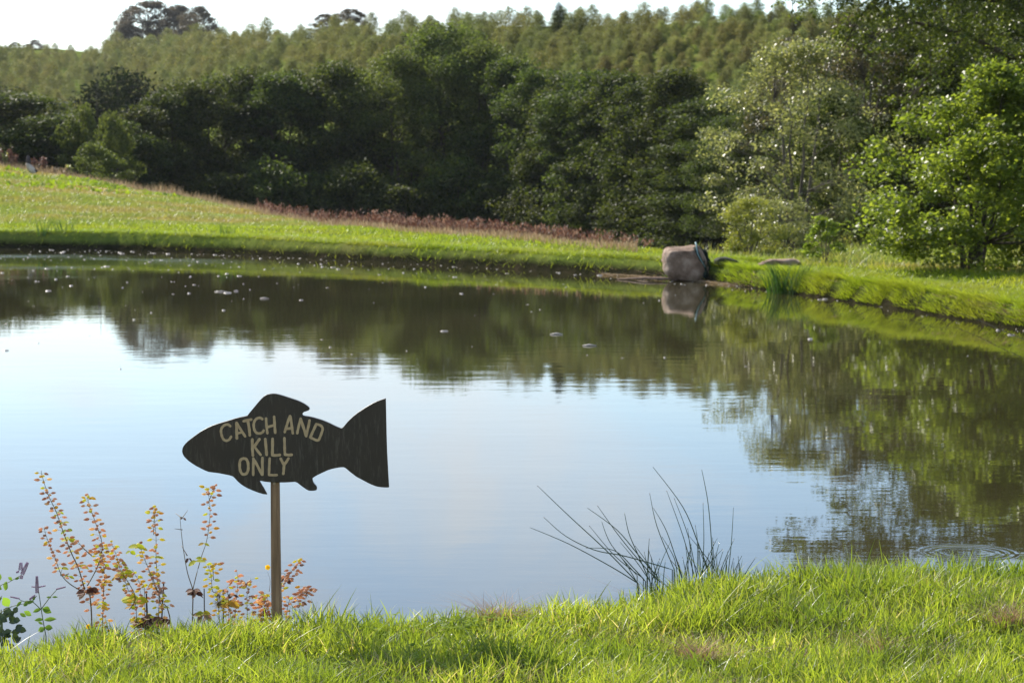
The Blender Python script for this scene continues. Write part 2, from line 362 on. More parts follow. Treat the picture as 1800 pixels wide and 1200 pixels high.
RIPPLE = P(1700, 975, 12.52); RIPPLE.z = 0
def water_mat():
    m, nt = mat_new('pond_water')
    g = N(nt, 'ShaderNodeNewGeometry')
    b = N(nt, 'ShaderNodeBsdfPrincipled')
    n0 = noise(nt, 0.12, 3, coord='World')
    col = ramp(nt, n0, [(0.35, (0.032, 0.03, 0.012)), (0.65, (0.055, 0.048, 0.021))])
    nt.links.new(col, b.inputs['Base Color'])
    b.inputs['IOR'].default_value = 1.333; b.inputs['Specular IOR Level'].default_value = 0.5
    # calm surface, rougher wind-ruffled and dusty film towards the far left
    s = N(nt, 'ShaderNodeSeparateXYZ'); nt.links.new(g.outputs['Position'], s.inputs[0])
    far = N(nt, 'ShaderNodeMapRange'); far.inputs[1].default_value = 34; far.inputs[2].default_value = 55; nt.links.new(s.outputs['Y'], far.inputs[0])
    lef = N(nt, 'ShaderNodeMapRange'); lef.inputs[1].default_value = 4; lef.inputs[2].default_value = -10; nt.links.new(s.outputs['X'], lef.inputs[0])
    ff = N(nt, 'ShaderNodeMath', operation='MULTIPLY'); nt.links.new(far.outputs[0], ff.inputs[0]); nt.links.new(lef.outputs[0], ff.inputs[1])
    nb = noise(nt, 0.35, 5, 0.6, coord='World', sc=(0.5, 1, 1))
    nbr = N(nt, 'ShaderNodeMapRange'); nbr.inputs[1].default_value = 0.42; nbr.inputs[2].default_value = 0.62; nt.links.new(nb, nbr.inputs[0])
    ff2 = N(nt, 'ShaderNodeMath', operation='MULTIPLY'); nt.links.new(ff.outputs[0], ff2.inputs[0]); nt.links.new(nbr.outputs[0], ff2.inputs[1])
    rg = N(nt, 'ShaderNodeMapRange'); rg.inputs[3].default_value = 0.005; rg.inputs[4].default_value = 0.13; nt.links.new(ff2.outputs[0], rg.inputs[0])
    nt.links.new(rg.outputs[0], b.inputs['Roughness'])
    # waves
    wv = noise(nt, 2.2, 3, 0.5, coord='World', sc=(0.55, 1.5, 1))
    wl = noise(nt, 9.0, 2, 0.5, coord='World', sc=(0.5, 1.6, 1))
    big = noise(nt, 0.5, 1, 0.5, coord='World', sc=(0.6, 1.2, 1))
    hgt = N(nt, 'ShaderNodeMath', operation='MULTIPLY_ADD'); hgt.inputs[1].default_value = 0.16; nt.links.new(wl, hgt.inputs[0]); nt.links.new(wv, hgt.inputs[2])
    hg2 = N(nt, 'ShaderNodeMath', operation='MULTIPLY_ADD'); hg2.inputs[1].default_value = 1.6; nt.links.new(big, hg2.inputs[0]); nt.links.new(hgt.outputs[0], hg2.inputs[2])
    bp = N(nt, 'ShaderNodeBump'); bp.inputs['Strength'].default_value = 1.0; bp.inputs['Distance'].default_value = 0.0008
    nt.links.new(hg2.outputs[0], bp.inputs['Height'])
    # rings spreading from one point near the right bank
    vd = N(nt, 'ShaderNodeVectorMath', operation='DISTANCE'); nt.links.new(g.outputs['Position'], vd.inputs[0]); vd.inputs[1].default_value = RIPPLE
    mu = N(nt, 'ShaderNodeMath', operation='MULTIPLY'); mu.inputs[1].default_value = 2 * math.pi / 0.055; nt.links.new(vd.outputs['Value'], mu.inputs[0])
    si = N(nt, 'ShaderNodeMath', operation='SINE'); nt.links.new(mu.outputs[0], si.inputs[0])
    env = ramp(nt, vd.outputs['Value'], [(0.0, (0, 0, 0)), (0.14, (0.05, 0.05, 0.05)), (0.21, (1, 1, 1)), (0.25, (0.7, .7, .7)), (0.29, (0, 0, 0))])
    rm = N(nt, 'ShaderNodeMath', operation='MULTIPLY'); nt.links.new(si.outputs[0], rm.inputs[0]); nt.links.new(env, rm.inputs[1])
    bp2 = N(nt, 'ShaderNodeBump'); bp2.inputs['Strength'].default_value = 1.0; bp2.inputs['Distance'].default_value = 0.0005
    nt.links.new(rm.outputs[0], bp2.inputs['Height']); nt.links.new(bp.outputs[0], bp2.inputs['Normal'])
    nt.links.new(bp2.outputs[0], b.inputs['Normal'])
    o = N(nt, 'ShaderNodeOutputMaterial'); nt.links.new(b.outputs[0], o.inputs[0]); return m

# ------------------------------------------------------------------ terrain
far_px = [(-60, 436), (0, 437), (200, 440), (400, 447), (600, 457), (900, 473), (1100, 485), (1160, 489), (1250, 496), (1400, 517), (1600, 547), (1800, 580)]
far_pts = []
for px, py in far_px:
    b_ = (600 - py) / F; k = CAM_Z / (sn - b_ * cp)
    far_pts.append(((px - 900) / F * k, (cp + b_ * sn) * k))
pond = far_pts + [(8.2, 25), (9.3, 19), (9.2, 13.5), (7.5, 10.6), (4.5, 9.6), (1.98, 9.25), (0.9, 9.05), (0.0, 8.55), (-0.9, 8.4), (-1.8, 8.1),
                  (-3.5, 8.2), (-7, 8.8), (-13, 12), (-20, 22), (-25, 38), (-26, 52), (-21, 60)]
PA = np.array(pond); PB = np.roll(PA, -1, 0)
def sdist(x, y):
    """distance to the pond outline, positive on land"""
    x = np.asarray(x, float).ravel(); y = np.asarray(y, float).ravel()
    d = np.full(x.shape, 1e9); ins = np.zeros(x.shape, bool)
    for a, b in zip(PA, PB):
        ex, ey = b - a; wx = x - a[0]; wy = y - a[1]
        t = np.clip((wx * ex + wy * ey) / (ex * ex + ey * ey), 0, 1)
        d = np.minimum(d, (wx - ex * t) ** 2 + (wy - ey * t) ** 2)
        c = ((a[1] > y) != (b[1] > y)); den = (b[1] - a[1]) if b[1] != a[1] else 1e-9
        ins ^= c & (x < (b[0] - a[0]) * (y - a[1]) / den + a[0])
    d = np.sqrt(d); return np.where(ins, -d, d)
U_k = [-900, -300, 0, 200, 400, 560, 700, 900, 1150, 1300, 1500, 1800, 2400]
YC_k = [116, 110, 105, 98, 85, 68, 61, 54, 48, 44, 41, 36, 30]
HC_k = [4.0, 3.2, 2.3, 1.43, .69, .47, .48, .49, .41, .41, .4, .38, .4]
YW_k = [62, 61.7, 61, 59.7, 57, 54, 51.7, 48.3, 44.6, 41.5, 37, 30.3, 24]
LIP_k = [.44, .44, .44, .44, .42, .38, .36, .34, .32, .31, .30, .29, .3]
VAL_k = [-2.5, -2.5, -2.5, -2.5, -2.5, -2.5, -2.5, -2.5, -2.2, -0.5, 0.3, 0.4, 0.4]
HU = [-500, 0, 100, 150, 250, 400, 600, 800, 1000, 1200, 1400, 1800, 2400]
HS = [150, 150, 150, 150, 150, 145, 138, 138, 118, 106, 100, 96, 96]
HR = [430, 420, 420, 420, 410, 290, 215, 185, 165, 152, 142, 135, 130]
HG = [92, 88, 86, 92, 98, 80, 66, 58, 46, 40, 35, 30, 22]
def H(x, y):
    x = np.asarray(x, float); y = np.asarray(y, float); shp = np.broadcast(x, y).shape
    x = np.broadcast_to(x, shp).ravel(); y = np.broadcast_to(y, shp).ravel()
    d = sdist(x, y)
    ys = np.maximum(y, 18.0); u = x / ys * F + 900
    yc = np.interp(u, U_k, YC_k); hc = np.interp(u, U_k, HC_k); yw = np.interp(u, U_k, YW_k)
    lip = np.interp(u, U_k, LIP_k); val = np.interp(u, U_k, VAL_k)
    t = np.clip((y - yw - 2.5) / (yc - yw - 2.5), 0, 1)
    lawn = lip + (hc - lip) * t ** 1.15
    bey = hc + (val - hc) * smooth((y - yc) / 22.0)
    far = np.where(y < yc, lawn, bey)
    ys_ = np.interp(u, HU, HS); yr = np.interp(u, HU, HR); top = CAM_Z + (298 - np.interp(u, HU, HG)) / F * yr
    hill = np.interp((y - ys_) / (yr - ys_), [0, .12, .35, .57, .78, 1, 1.4, 4], [0, .06, .28, .56, .82, 1, 1.03, .95])
    far = far + (top - val) * hill + np.where(y > ys_, (fbm(x / 40, y / 40, 5) - .5) * 1.0, 0)
    far = far + (fbm(x / 7, y / 7, 9) - .5) * np.where(t > .2, 0.22, 0.04) * np.clip((y - 20) / 30, 0, 1)
    near = 0.47 + np.interp(x, [-3, -1.8, -1.1, -.5, .8, 2], [-.08, -.07, .0, .0, .01, .02]) + (fbm(x * 1.3, y * 1.3, 3) - .5) * 0.06 + np.clip((7.2 - y) * 0.01, 0, 0.3)
    near = near + np.clip(1 - ((x - 1.4) ** 2 + (y - 8.9) ** 2) / 1.2, 0, 1) * 0.03
    base = near + (far - near) * smooth((y - 14) / 14.0)
    wdt = np.where(y < 16, 0.3, 0.26) * (1 + 0.6 * (vnoise(x * .9, y * .9, 4) - .5))
    z = np.where(d > 0, base * smooth(d / wdt) ** 0.8, np.maximum(-1.2, d * 0.9))
    return z.reshape(shp)

ys = np.concatenate([np.arange(-12, 6, 1.0), np.arange(6, 10.2, 0.06), np.arange(10.2, 28, 0.5), np.arange(28, 64, 0.1),
                     np.arange(64, 120, 0.7), np.arange(120, 460, 3.0), np.array([480, 520, 600, 750, 1000, 1500])])
ts = np.sign(np.linspace(-1, 1, 401)) * (np.abs(np.linspace(-1, 1, 401)) ** 1.3)
YY, TT = np.meshgrid(ys, ts, indexing='ij')
XX = TT * (7 + 0.42 * np.maximum(YY, 0))
ZZ = H(XX, YY)
nr, nc = YY.shape
idx = np.arange(nr * nc).reshape(nr, nc)
Fq = np.stack([idx[:-1, :-1], idx[:-1, 1:], idx[1:, 1:], idx[1:, :-1]], -1).reshape(-1, 4)
g_ = link('ground', mesh_np('ground', np.stack([XX, YY, ZZ], -1).reshape(-1, 3), Fq, ground_mat(), True))
tag(g_, 'grassy ground of the pond banks, valley and hillside', 'ground', kind='structure')
# pond surface, slightly under the banks
off = []
n = len(pond)
for i in range(n):
    a, b, c = PA[i - 1], PA[i], PA[(i + 1) % n]
    t = (c - a) / np.linalg.norm(c - a); nrm = np.array([t[1], -t[0]])
    off.append(b + nrm * 0.22 if sdist([b[0] + nrm[0] * .1], [b[1] + nrm[1] * .1])[0] > 0 else b - nrm * 0.22)
import bmesh
bm = bmesh.new()
bmesh.ops.triangulate(bm, faces=[bm.faces.new([bm.verts.new((p[0], p[1], 0)) for p in off])])
me = bpy.data.meshes.new('water'); bm.normal_update()
if bm.faces[:][0].normal.z < 0: bmesh.ops.reverse_faces(bm, faces=bm.faces[:])
bm.to_mesh(me); bm.free(); me.materials.append(water_mat())
tag(link('water', me), 'calm murky pond reflecting the sky and the trees', 'pond', kind='structure')

def gz(x, y): return float(H(np.array([x]), np.array([y]))[0])
def sample_land(n, xf, yr, rng, cond=None):
    y = yr[0] + (yr[1] - yr[0]) * rng.random(n); x = xf(y, rng.random(n))
    if cond is not None:
        k = cond(x, y); x = x[k]; y = y[k]
    return x, y

# ------------------------------------------------------------------ blades
def blades(x, y, z, L, W, lean, rng, seg=3, az=None, droop=0.6):
    n = len(x)
    az = rng.random(n) * 2 * np.pi if az is None else az
    dx, dy = np.cos(az), np.sin(az)
    fa = rng.random(n) * 2 * np.pi
    wx, wy = np.cos(fa), np.sin(fa)
    V = np.zeros((n, (seg + 1) * 2, 3), np.float32)
    for i in range(seg + 1):
        t = i / seg
        out_ = L * (lean * t + droop * lean * t * t)
        zz = z + L * (t - 0.35 * droop * lean * t * t)
        wd = W * (1 - t ** 1.7) * 0.5 + 0.00015
        px = x + dx * out_; py = y + dy * out_
        V[:, 2 * i] = np.stack([px - wx * wd, py - wy * wd, zz], -1)
        V[:, 2 * i + 1] = np.stack([px + wx * wd, py + wy * wd, zz], -1)
    b = (np.arange(n) * (seg + 1) * 2)[:, None, None]
    q = np.array([[2 * i, 2 * i + 1, 2 * i + 3, 2 * i + 2] for i in range(seg)])[None]
    return V.reshape(-1, 3), (b + q).reshape(-1, 4)
def clump_field(x, y, s, seed): return fbm(x * s, y * s, seed, 3)

rng = np.random.default_rng(7)
# near bank turf
def near_cond(x, y): return (sdist(x, y) > 0.02)
x, y = sample_land(115000, lambda yy, r: (r * 2 - 1) * (1.1 + 0.25 * yy) * 1.25, (6.5, 9.6), rng, near_cond)
cf = clump_field(x, y, 3.0, 21); edge = smooth(1 - sdist(x, y) / 0.35); low = clump_field(x, y, 5.5, 51)
L = 1.0 * (0.032 + 0.05 * rng.random(len(x)) + 0.05 * np.clip(cf - .35, 0, 1) * 2) * (1 + 0.25 * edge)
L *= 0.72 + 0.5 * np.clip((low - .3) * 2.2, 0, 1); tall = rng.random(len(x)) < 0.03; L[tall] *= 1.5
V, Q = blades(x, y, H(x, y) - 0.004, L, 0.0038 + 0.004 * rng.random(len(x)), 0.1 + 0.7 * rng.random(len(x)) ** 1.4, rng, 4)
tag(link('grass', mesh_np('grass', V, Q, M_grass)), 'bright green turf of the near bank in the foreground', 'grass', kind='stuff')
# dry thatch between the blades
x, y = sample_land(32000, lambda yy, r: (r * 2 - 1) * (1.1 + 0.25 * yy) * 1.2, (6.5, 9.4), rng, lambda a, b: near_cond(a, b) & (clump_field(a, b, 3.2, 33) > .5))
V, Q = blades(x, y, H(x, y) + 0.0, 0.03 + 0.06 * rng.random(len(x)), 0.0012 + 0.0016 * rng.random(len(x)), 0.6 + 1.0 * rng.random(len(x)), rng, 2)
tag(link('dry_grass', mesh_np('dry_grass', V, Q, M_dry)), 'dry straw coloured stalks among the turf of the near bank', 'dry grass', kind='stuff')

# far bank: short lawn behind the lip, longer tufts over the edge
def fx(lo, hi):   # x spread over a pixel range
    return lambda yy, r: ((lo + (hi - lo) * r) - 900) / F * yy
def far_cond(x, y): return (sdist(x, y) > 0.0) & (y > 24)
def shore(n, rng, d0, d1):
    """points along the far shoreline, d metres inland, with the direction towards the water"""
    pl = np.array(far_pts + pond[len(far_pts):len(far_pts) + 2]); sg = np.diff(pl, axis=0); ln = np.linalg.norm(sg, axis=1)
    wgt = ln * np.clip(45 / pl[:-1, 1], 1, 2); k = rng.choice(len(sg), n, p=wgt / wgt.sum()); t = rng.random(n)
    tg = sg[k] / ln[k][:, None]; nr = np.stack([-tg[:, 1], tg[:, 0]], -1)     # inland side
    d = d0 + (d1 - d0) * rng.random(n)
    p = pl[k] + sg[k] * t[:, None] + nr * d[:, None]
    return p[:, 0], p[:, 1], d, np.arctan2(-nr[:, 1], -nr[:, 0])
x, y, d, wa = shore(230000, rng, 0.0, 1.3)
u = x / y * F + 900
gap = clump_field(x, y, 1.1, 61)
g2 = clump_field(x, y, 4.5, 62); pk = rng.random(len(x))
face = (g2 > .40) & (pk < .8) & (gap < .72)
keep = (d > np.where(u > 1260, .30, .36)) | ((u > 1260) & (d > .03) & face) | ((u <= 1260) & (d > .19 + .12 * g2) & (g2 > .42) & (pk < .6)) | ((u <= 1260) & (d > .03) & face & (pk < .1))
x, y, d, wa, u, gap = [q[keep] for q in (x, y, d, wa, u, gap)]
az = wa + rng.normal(0, 1.0, len(x)) * np.where(d < .35, .6, 2.0)
lf = u < 1200; az = np.where(lf & (d < .7), wa + np.pi / 2 * np.sign(rng.normal(0, 1, len(x))) + rng.normal(0, .5, len(x)), az)
L = 0.07 + 0.07 * rng.random(len(x)) + .12 * np.clip(clump_field(x, y, .8, 5) - .45, 0, 1) * 2
L = np.where(d < .4, L * (.5 + 1.0 * rng.random(len(x))), L * .75)
V, Q = blades(x, y, H(x, y) - 0.01, L, 0.007 + 0.008 * rng.random(len(x)), np.where(d < .4, .3, .3) + 0.9 * rng.random(len(x)), rng, 3, az=az, droop=1.0)
tag(link('bank_grass', mesh_np('bank_grass', V, Q, M_lawn)), 'longer bright grass hanging over the edge of the far bank', 'grass', kind='stuff')
def ycond(lo, hi):
    def f(x, y):
        u = x / y * F + 900; yc = np.interp(u, U_k, YC_k); d = sdist(x, y)
        return (d > 1.0) & (y < yc + hi) & (y > 24)
    return f
x, y = sample_land(330000, fx(-200, 2200), (26, 70), rng, ycond(0, 1))
V, Q = blades(x, y, H(x, y) - 0.01, 0.05 + 0.05 * rng.random(len(x)), 0.012 + 0.012 * rng.random(len(x)), 0.2 + 0.6 * rng.random(len(x)), rng, 2)
tag(link('lawn_grass', mesh_np('lawn_grass', V, Q, M_lawn)), 'short mown grass on top of the far bank', 'grass', kind='stuff')
x, y = sample_land(260000, fx(-250, 760), (66, 112), rng, ycond(0, 3))
cf = clump_field(x, y, .5, 8)
V, Q = blades(x, y, H(x, y) - 0.01, 0.05 + 0.08 * rng.random(len(x)) + 0.25 * np.clip(cf - .5, 0, 1), 0.02 + 0.02 * rng.random(len(x)), 0.2 + 0.7 * rng.random(len(x)), rng, 2)
tag(link('meadow_grass', mesh_np('meadow_grass', V, Q, M_hillgrass)), 'rough yellow green meadow grass rising to the left behind the pond', 'meadow', kind='stuff')

# crest vegetation: dry grass heads and rusty docks along the edge of the lawn
def crest_strip(n, lo, hi, d0, d1):
    u = lo + (hi - lo) * rng.random(n); yc = np.interp(u, U_k, YC_k)
    y = yc + d0 + (d1 - d0) * rng.random(n); return (u - 900) / F * y, y
x, y = crest_strip(12000, -200, 1120, -.6, 2)
u = x / y * F + 900
V, Q = blades(x, y, H(x, y), (0.13 + 0.26 * rng.random(len(x)) ** 1.6) * (0.4 + 1.1 * clump_field(x, y, .6, 2)) * np.interp(u, [300, 500, 1000], [1.15, .8, .5]), 0.012 + 0.012 * rng.random(len(x)), 0.05 + 0.35 * rng.random(len(x)), rng, 2)
tag(link('dry_grass_fringe', mesh_np('dry_grass_fringe', V, Q, M_dry)), 'fringe of dry tan grass along the top of the far meadow', 'dry grass', kind='stuff')
def dock_stand(name, spans, n, hgt, label):
    Vs, Qs, b0 = [], [], 0
    for lo, hi, k, d0, d1 in spans:
        x, y = crest_strip(int(n * k), lo, hi, d0, d1); z = H(x, y)
        keep = clump_field(x, y, .8, 14) > .38; x, y, z = x[keep], y[keep], z[keep]
        hh = hgt * (0.35 + 0.7 * rng.random(len(x))) * np.clip((y - 30) / 34, .3, 1)
        V, Q = blades(x, y, z, hh, np.full(len(x), 0.012), 0.15 * rng.random(len(x)), rng, 2)
        Vs.append(V); Qs.append(Q + b0); b0 += len(V)
        # seed clusters: little crossed flakes up the stalk
        m = 9
        xs = np.repeat(x, m); ysx = np.repeat(y, m); zs = np.repeat(z, m) + np.repeat(hh, m) * (0.45 + 0.6 * rng.random(len(x) * m))
        xs = xs + rng.normal(0, .035, len(xs)); ysx = ysx + rng.normal(0, .035, len(xs))
        V, Q = blades(xs, ysx, zs, np.full(len(xs), .07), np.full(len(xs), .04), 0.6 * rng.random(len(xs)), rng, 1)
        Vs.append(V); Qs.append(Q + b0); b0 += len(V)
    tag(link(name, mesh_np(name, np.concatenate(Vs), np.concatenate(Qs), M_rust)), label, 'weeds', kind='stuff')
dock_stand('dead_docks', [(450, 880, 1, 1.5, 7), (860, 1010, .10, 1, 4), (1010, 1150, .025, .5, 3)], 2000, 0.52, 'band of dead rust red weeds behind the far lawn')
# yellow-green broad leaves on the meadow slope
x, y = sample_land(2600, fx(-150, 330), (88, 104), rng, lambda a, b: ycond(0, -1)(a, b) & (clump_field(a, b, .55, 41) > .52))
V, Q = blades(x, y, H(x, y) + .03, 0.1 + .12 * rng.random(len(x)), np.full(len(x), .15), 0.3 + .9 * rng.random(len(x)), rng, 2)
tag(link('broad_leaf_weeds', mesh_np('broad_leaf_weeds', V, Q, M_dockleaf)), 'patches of bright yellow green broad leaves high on the meadow slope', 'weeds', kind='stuff')
# undergrowth on the valley floor and under the right hand trees
x, y = sample_land(36000, fx(1180, 2300), (37, 62), rng, lambda a, b: b > np.interp(a / b * F + 900, U_k, YC_k) - .3)
V, Q = blades(x, y, H(x, y), 0.05 + 0.08 * rng.random(len(x)) + .2 * (rng.random(len(x)) < .06), 0.010 + 0.012 * rng.random(len(x)), 0.1 + 0.5 * rng.random(len(x)), rng, 2)
tag(link('undergrowth', mesh_np('undergrowth', V, Q, M_hillgrass)), 'tall rough grass under the trees on the right', 'undergrowth', kind='stuff')

# ------------------------------------------------------------------ trees
def leaf_cards(ctr, size, rng, up=0.35, aspect=0.62):
    """diamond leaves folded along the middle: 4 verts, 2 tris as one quad each"""
    n = len(ctr)
    nrm = rng.normal(0, 1, (n, 3)); nrm[:, 2] = np.abs(nrm[:, 2]) + up; nrm /= np.linalg.norm(nrm, axis=1)[:, None]
    t = rng.normal(0, 1, (n, 3)); t -= nrm * (t * nrm).sum(1)[:, None]; t /= np.linalg.norm(t, axis=1)[:, None]
    s = np.cross(nrm, t)
    sz = (size * (0.65 + 0.7 * rng.random(n)))[:, None]
    V = np.zeros((n, 4, 3))
    V[:, 0] = ctr - t * sz * .5; V[:, 2] = ctr + t * sz * .5 - nrm * sz * .08
    V[:, 1] = ctr + s * sz * aspect * .5 + nrm * sz * .08; V[:, 3] = ctr - s * sz * aspect * .5 + nrm * sz * .08
    return V.reshape(-1, 3), np.arange(n * 4).reshape(-1, 4)
def make_tree(seed, h, w, clear, nclump, per, leaf, cr, bark, lm, r0=None, stems=1, flat=0.7, profile=None, shell=0.55, limbs=26, name='tree', gap=1.0, skew=(0, 0)):
    """height, crown width, clear trunk height; clumps spread over an uneven crown envelope, limbs reach to them"""
    rng = np.random.default_rng(seed); rd = random.Random(seed)
    r0 = r0 or h * 0.018
    prof = profile or [(0, .5), (.2, .85), (.45, 1.0), (.7, .82), (.88, .5), (1, .12)]
    pz = [a for a, b in prof]; pr = [b for a, b in prof]
    lob = rng.random(8) * .5 + .72
    cl = []
    while len(cl) < nclump:
        t = rng.random() ** .9; az = rng.random() * 2 * np.pi
        k = az / (2 * np.pi) * 8; i = int(k); lb = lob[i % 8] * (1 - (k - i)) + lob[(i + 1) % 8] * (k - i)
        R = np.interp(t, pz, pr) * w / 2 * lb * (0.85 + .3 * vnoise(t * 5, az * 1.3, seed))
        rr = R * (shell + (1 - shell) * rng.random()) if rng.random() < .75 else R * rng.random()
        z = clear + (h - clear) * t
        cl.append((rr * math.cos(az) + skew[0] * t, rr * math.sin(az) + skew[1] * t, z - cr * .4, R))
    cl = np.array(cl)
    pts = []
    for c in cl:
        n = max(4, int(per * (0.5 + rng.random())))
        rad_ = cr * (0.6 + .8 * rng.random())
        g = rng.normal(0, 1, (n, 3)); g /= np.linalg.norm(g, axis=1)[:, None]
        g *= (rng.random(n) ** .45)[:, None] * rad_; g[:, 2] *= flat
        pts.append(c[:3] + g)
    pts = np.concatenate(pts); pts = pts[pts[:, 2] > 0.05]
    V, Q = leaf_cards(pts, leaf, rng)
    crown = mesh_np(name + '_crown', V, Q, lm)
    m = MB()
    roots = []
    for s_ in range(stems):
        a = rd.random() * 6.28; q = 0 if stems == 1 else rd.uniform(.1, .35) * w / 2
        lean = Vector((math.cos(a) * q, math.sin(a) * q, 0)); n_ = 7
        hh = h * rd.uniform(.72, .9); pl = []; b0 = lean * 0.18
        for i in range(n_):
            t = i / (n_ - 1)
            p = b0 + lean * t + Vector((skew[0] * t, skew[1] * t, 0)) + Vector((rd.uniform(-1, 1), rd.uniform(-1, 1), 0)) * (0.02 * h * (t > 0) * t); p.z = hh * t
            pl.append(p)
        rr = [(r0 / stems ** .5) * (1.25 if i == 0 else 1) * (1 - .85 * i / (n_ - 1)) for i in range(n_)]
        pl[0].z = -0.3
        m.tube(pl, rr, 7); roots.append((pl, rr))
    order = rng.permutation(len(cl))[:limbs]
    for j in order:
        c = Vector(cl[j][:3]); pl, rr = min(roots, key=lambda q: min((p - c).length for p in q[0]))
        best = max(range(1, len(pl) - 1), key=lambda i: -abs(pl[i].z - (c.z - .45 * math.hypot(c.x - pl[i].x, c.y - pl[i].y))))
        a = pl[best]; mid = a.lerp(c, .5) + Vector((rd.uniform(-1, 1), rd.uniform(-1, 1), rd.uniform(-.2, .8))) * (0.08 * (c - a).length)
        rb = rr[best] * .5
        m.tube([a, a.lerp(mid, .5), mid, mid.lerp(c, .55) + Vector((0, 0, .03 * h * rd.random())), c], [rb, rb * .8, rb * .6, rb * .35, rb * .12], 5)
        for q in range(2):
            e = c + Vector((rd.uniform(-1, 1), rd.uniform(-1, 1), rd.uniform(-.5, 1))) * cr
            m.tube([mid, mid.lerp(e, .5), e], [rb * .35, rb * .22, rb * .06], 4)
    trunk = m.mesh(name + '_trunk', bark)
    return trunk, crown
def plant(tm, x, y, label, cat='tree', group=None, rz=0, s=1, name='broadleaf_tree', z=None):
    e = empty(name, (x, y, gz(x, y) if z is None else z), label, cat, group, rz, s)
    link('trunk', tm[0], e); link('crown', tm[1], e); return e

# --- dark tree line in the valley
round_p = [(0, .8), (.15, .95), (.4, 1.0), (.65, .95), (.85, .68), (1, .18)]
darkv = [make_tree(100 + i, 11, 5.6, 0.2, 120, 240, 0.17, .8, M_bark, M_dark, stems=[1, 3, 2, 2][i], profile=[[(0, .8), (.3, .9), (.6, 1.0), (.85, .75), (1, .3)], [(0, .9), (.3, 1.0), (.6, .9), (.8, .7), (1, .25)], [(0, .7), (.4, .8), (.7, 1), (.9, .75), (1, .4)], [(0, .9), (.4, 1), (.7, .75), (.9, .5), (1, .15)]][i], limbs=34, name='dark_tree') for i in range(4)]
ashv = make_tree(140, 14, 9.5, 0.3, 165, 280, 0.16, 1.05, M_bark, M_ash, stems=2, profile=[(0, .8), (.2, .95), (.45, 1.0), (.75, .8), (.9, .5), (1, .2)], limbs=40, name='ash_tree')
# (px, Y, top row, width factor, variant, label)
line = [
 (205, 120, 205, .8, 0, 'small tree at the low left end of the dark tree line'),
 (248, 123, 176, .95, 3, 'second tree of the dark line, on its sloping left shoulder'),
 (292, 126, 150, .95, 1, 'third tree of the dark line, where the left shoulder levels out'),
 (345, 128, 128, 1.0, 2, 'round dark tree just right of the sloping left shoulder of the tree line'),
 (395, 131, 124, .95, 0, 'dark tree left of the one with a knob on top'),
 (438, 132, 108, .85, 3, 'dark tree with a small knob on top, left of centre in the tree line'),
 (492, 130, 116, 1.0, 1, 'dark rounded tree right of the one with a knob on top'),
 (548, 132, 104, 1.0, 2, 'dark tree midway between the knob topped one and the tallest tree'),
 (602, 131, 100, .95, 0, 'dark tree touching the lighter shoulder of the tallest tree'),
 (655, 136, 112, .9, 3, 'dark tree half hidden behind the lighter shoulder of the tallest tree'),
 (738, 137, 84, .9, 2, 'dark tree filling the space below the left side of the tallest tree'),
 (840, 136, 92, .9, 1, 'dark tree half hidden behind the right shoulder of the tallest tree'),
 (900, 128, 88, .95, 1, 'dark tree against the right flank of the tallest tree'),
 (948, 124, 104, .9, 2, 'dark tree stepping down right of the tallest tree'),
 (995, 120, 116, .95, 3, 'dark tree in the dip right of the tallest tree'),
 (1045, 116, 116, .95, 0, 'flat topped dark tree in the right half of the tree line'),
 (1092, 113, 114, 1.0, 1, 'dark tree with a bright lit rim right of centre in the tree line'),
 (1140, 108, 128, .9, 2, 'dark tree in the notch before the last pointed one of the line'),
 (1185, 104, 108, .95, 3, 'pointed dark tree at the right end of the tree line'),
 (1238, 98, 168, 1.0, 0, 'low dark tree between the tree line and the pale willow'),
]
rd = random.Random(4)
for px, Y, top, wf, v, lab in line:
    x = px_x(px, Y); z = gz(x, Y); hh = row_h(top, Y) - z
    plant(darkv[v], x, Y, lab, group='dark trees in the valley behind the pond', rz=rd.uniform(0, 6.28), s=(wf * 1.1, wf * 1.1, hh / 11 * .96))
for px, Y, top, wf, lab in ((690, 131, 86, .9, 'lighter tree forming the lower left shoulder of the tallest tree'), (790, 133, 40, 1.1, 'tallest tree of the dark tree line, rising above its middle'), (858, 131, 72, .75, 'tree leaning on the right shoulder of the tallest tree')):
    x = px_x(px, Y); z = gz(x, Y); hh = row_h(top, Y) - z
    plant(ashv, x, Y, lab, name='ash_tree', group='tall trees in the middle of the tree line', rz=rd.uniform(0, 6.28), s=(wf, wf, hh / 14))
# understorey shrubs in front of and between the trunks
shr = [make_tree(160 + i, 4.5, 5.2, 0.1, 46, 170, 0.17, .75, M_bark, M_dark, stems=3, profile=[(0, .8), (.3, 1), (.7, .8), (1, .25)], limbs=14, name='shrub') for i in range(2)]
for k, px in enumerate(range(215, 1290, 84)):
    Y = float(np.interp(px, [200, 900, 1000, 1250], [121, 124, 115, 98])) + rd.uniform(-1, 3); x = px_x(px + rd.uniform(-12, 12), Y)
    plant(shr[k % 2], x, Y, ['first','second','third','fourth','fifth','sixth','seventh','eighth','ninth','tenth','eleventh','twelfth','thirteenth'][k] + ' dark shrub from the left at the shaded foot of the tree line', 'shrub', 'shrubs at the foot of the dark tree line', rz=rd.uniform(0, 6.28), s=(1.1, 1.1, rd.uniform(.7, 1.2)), name='shrub')
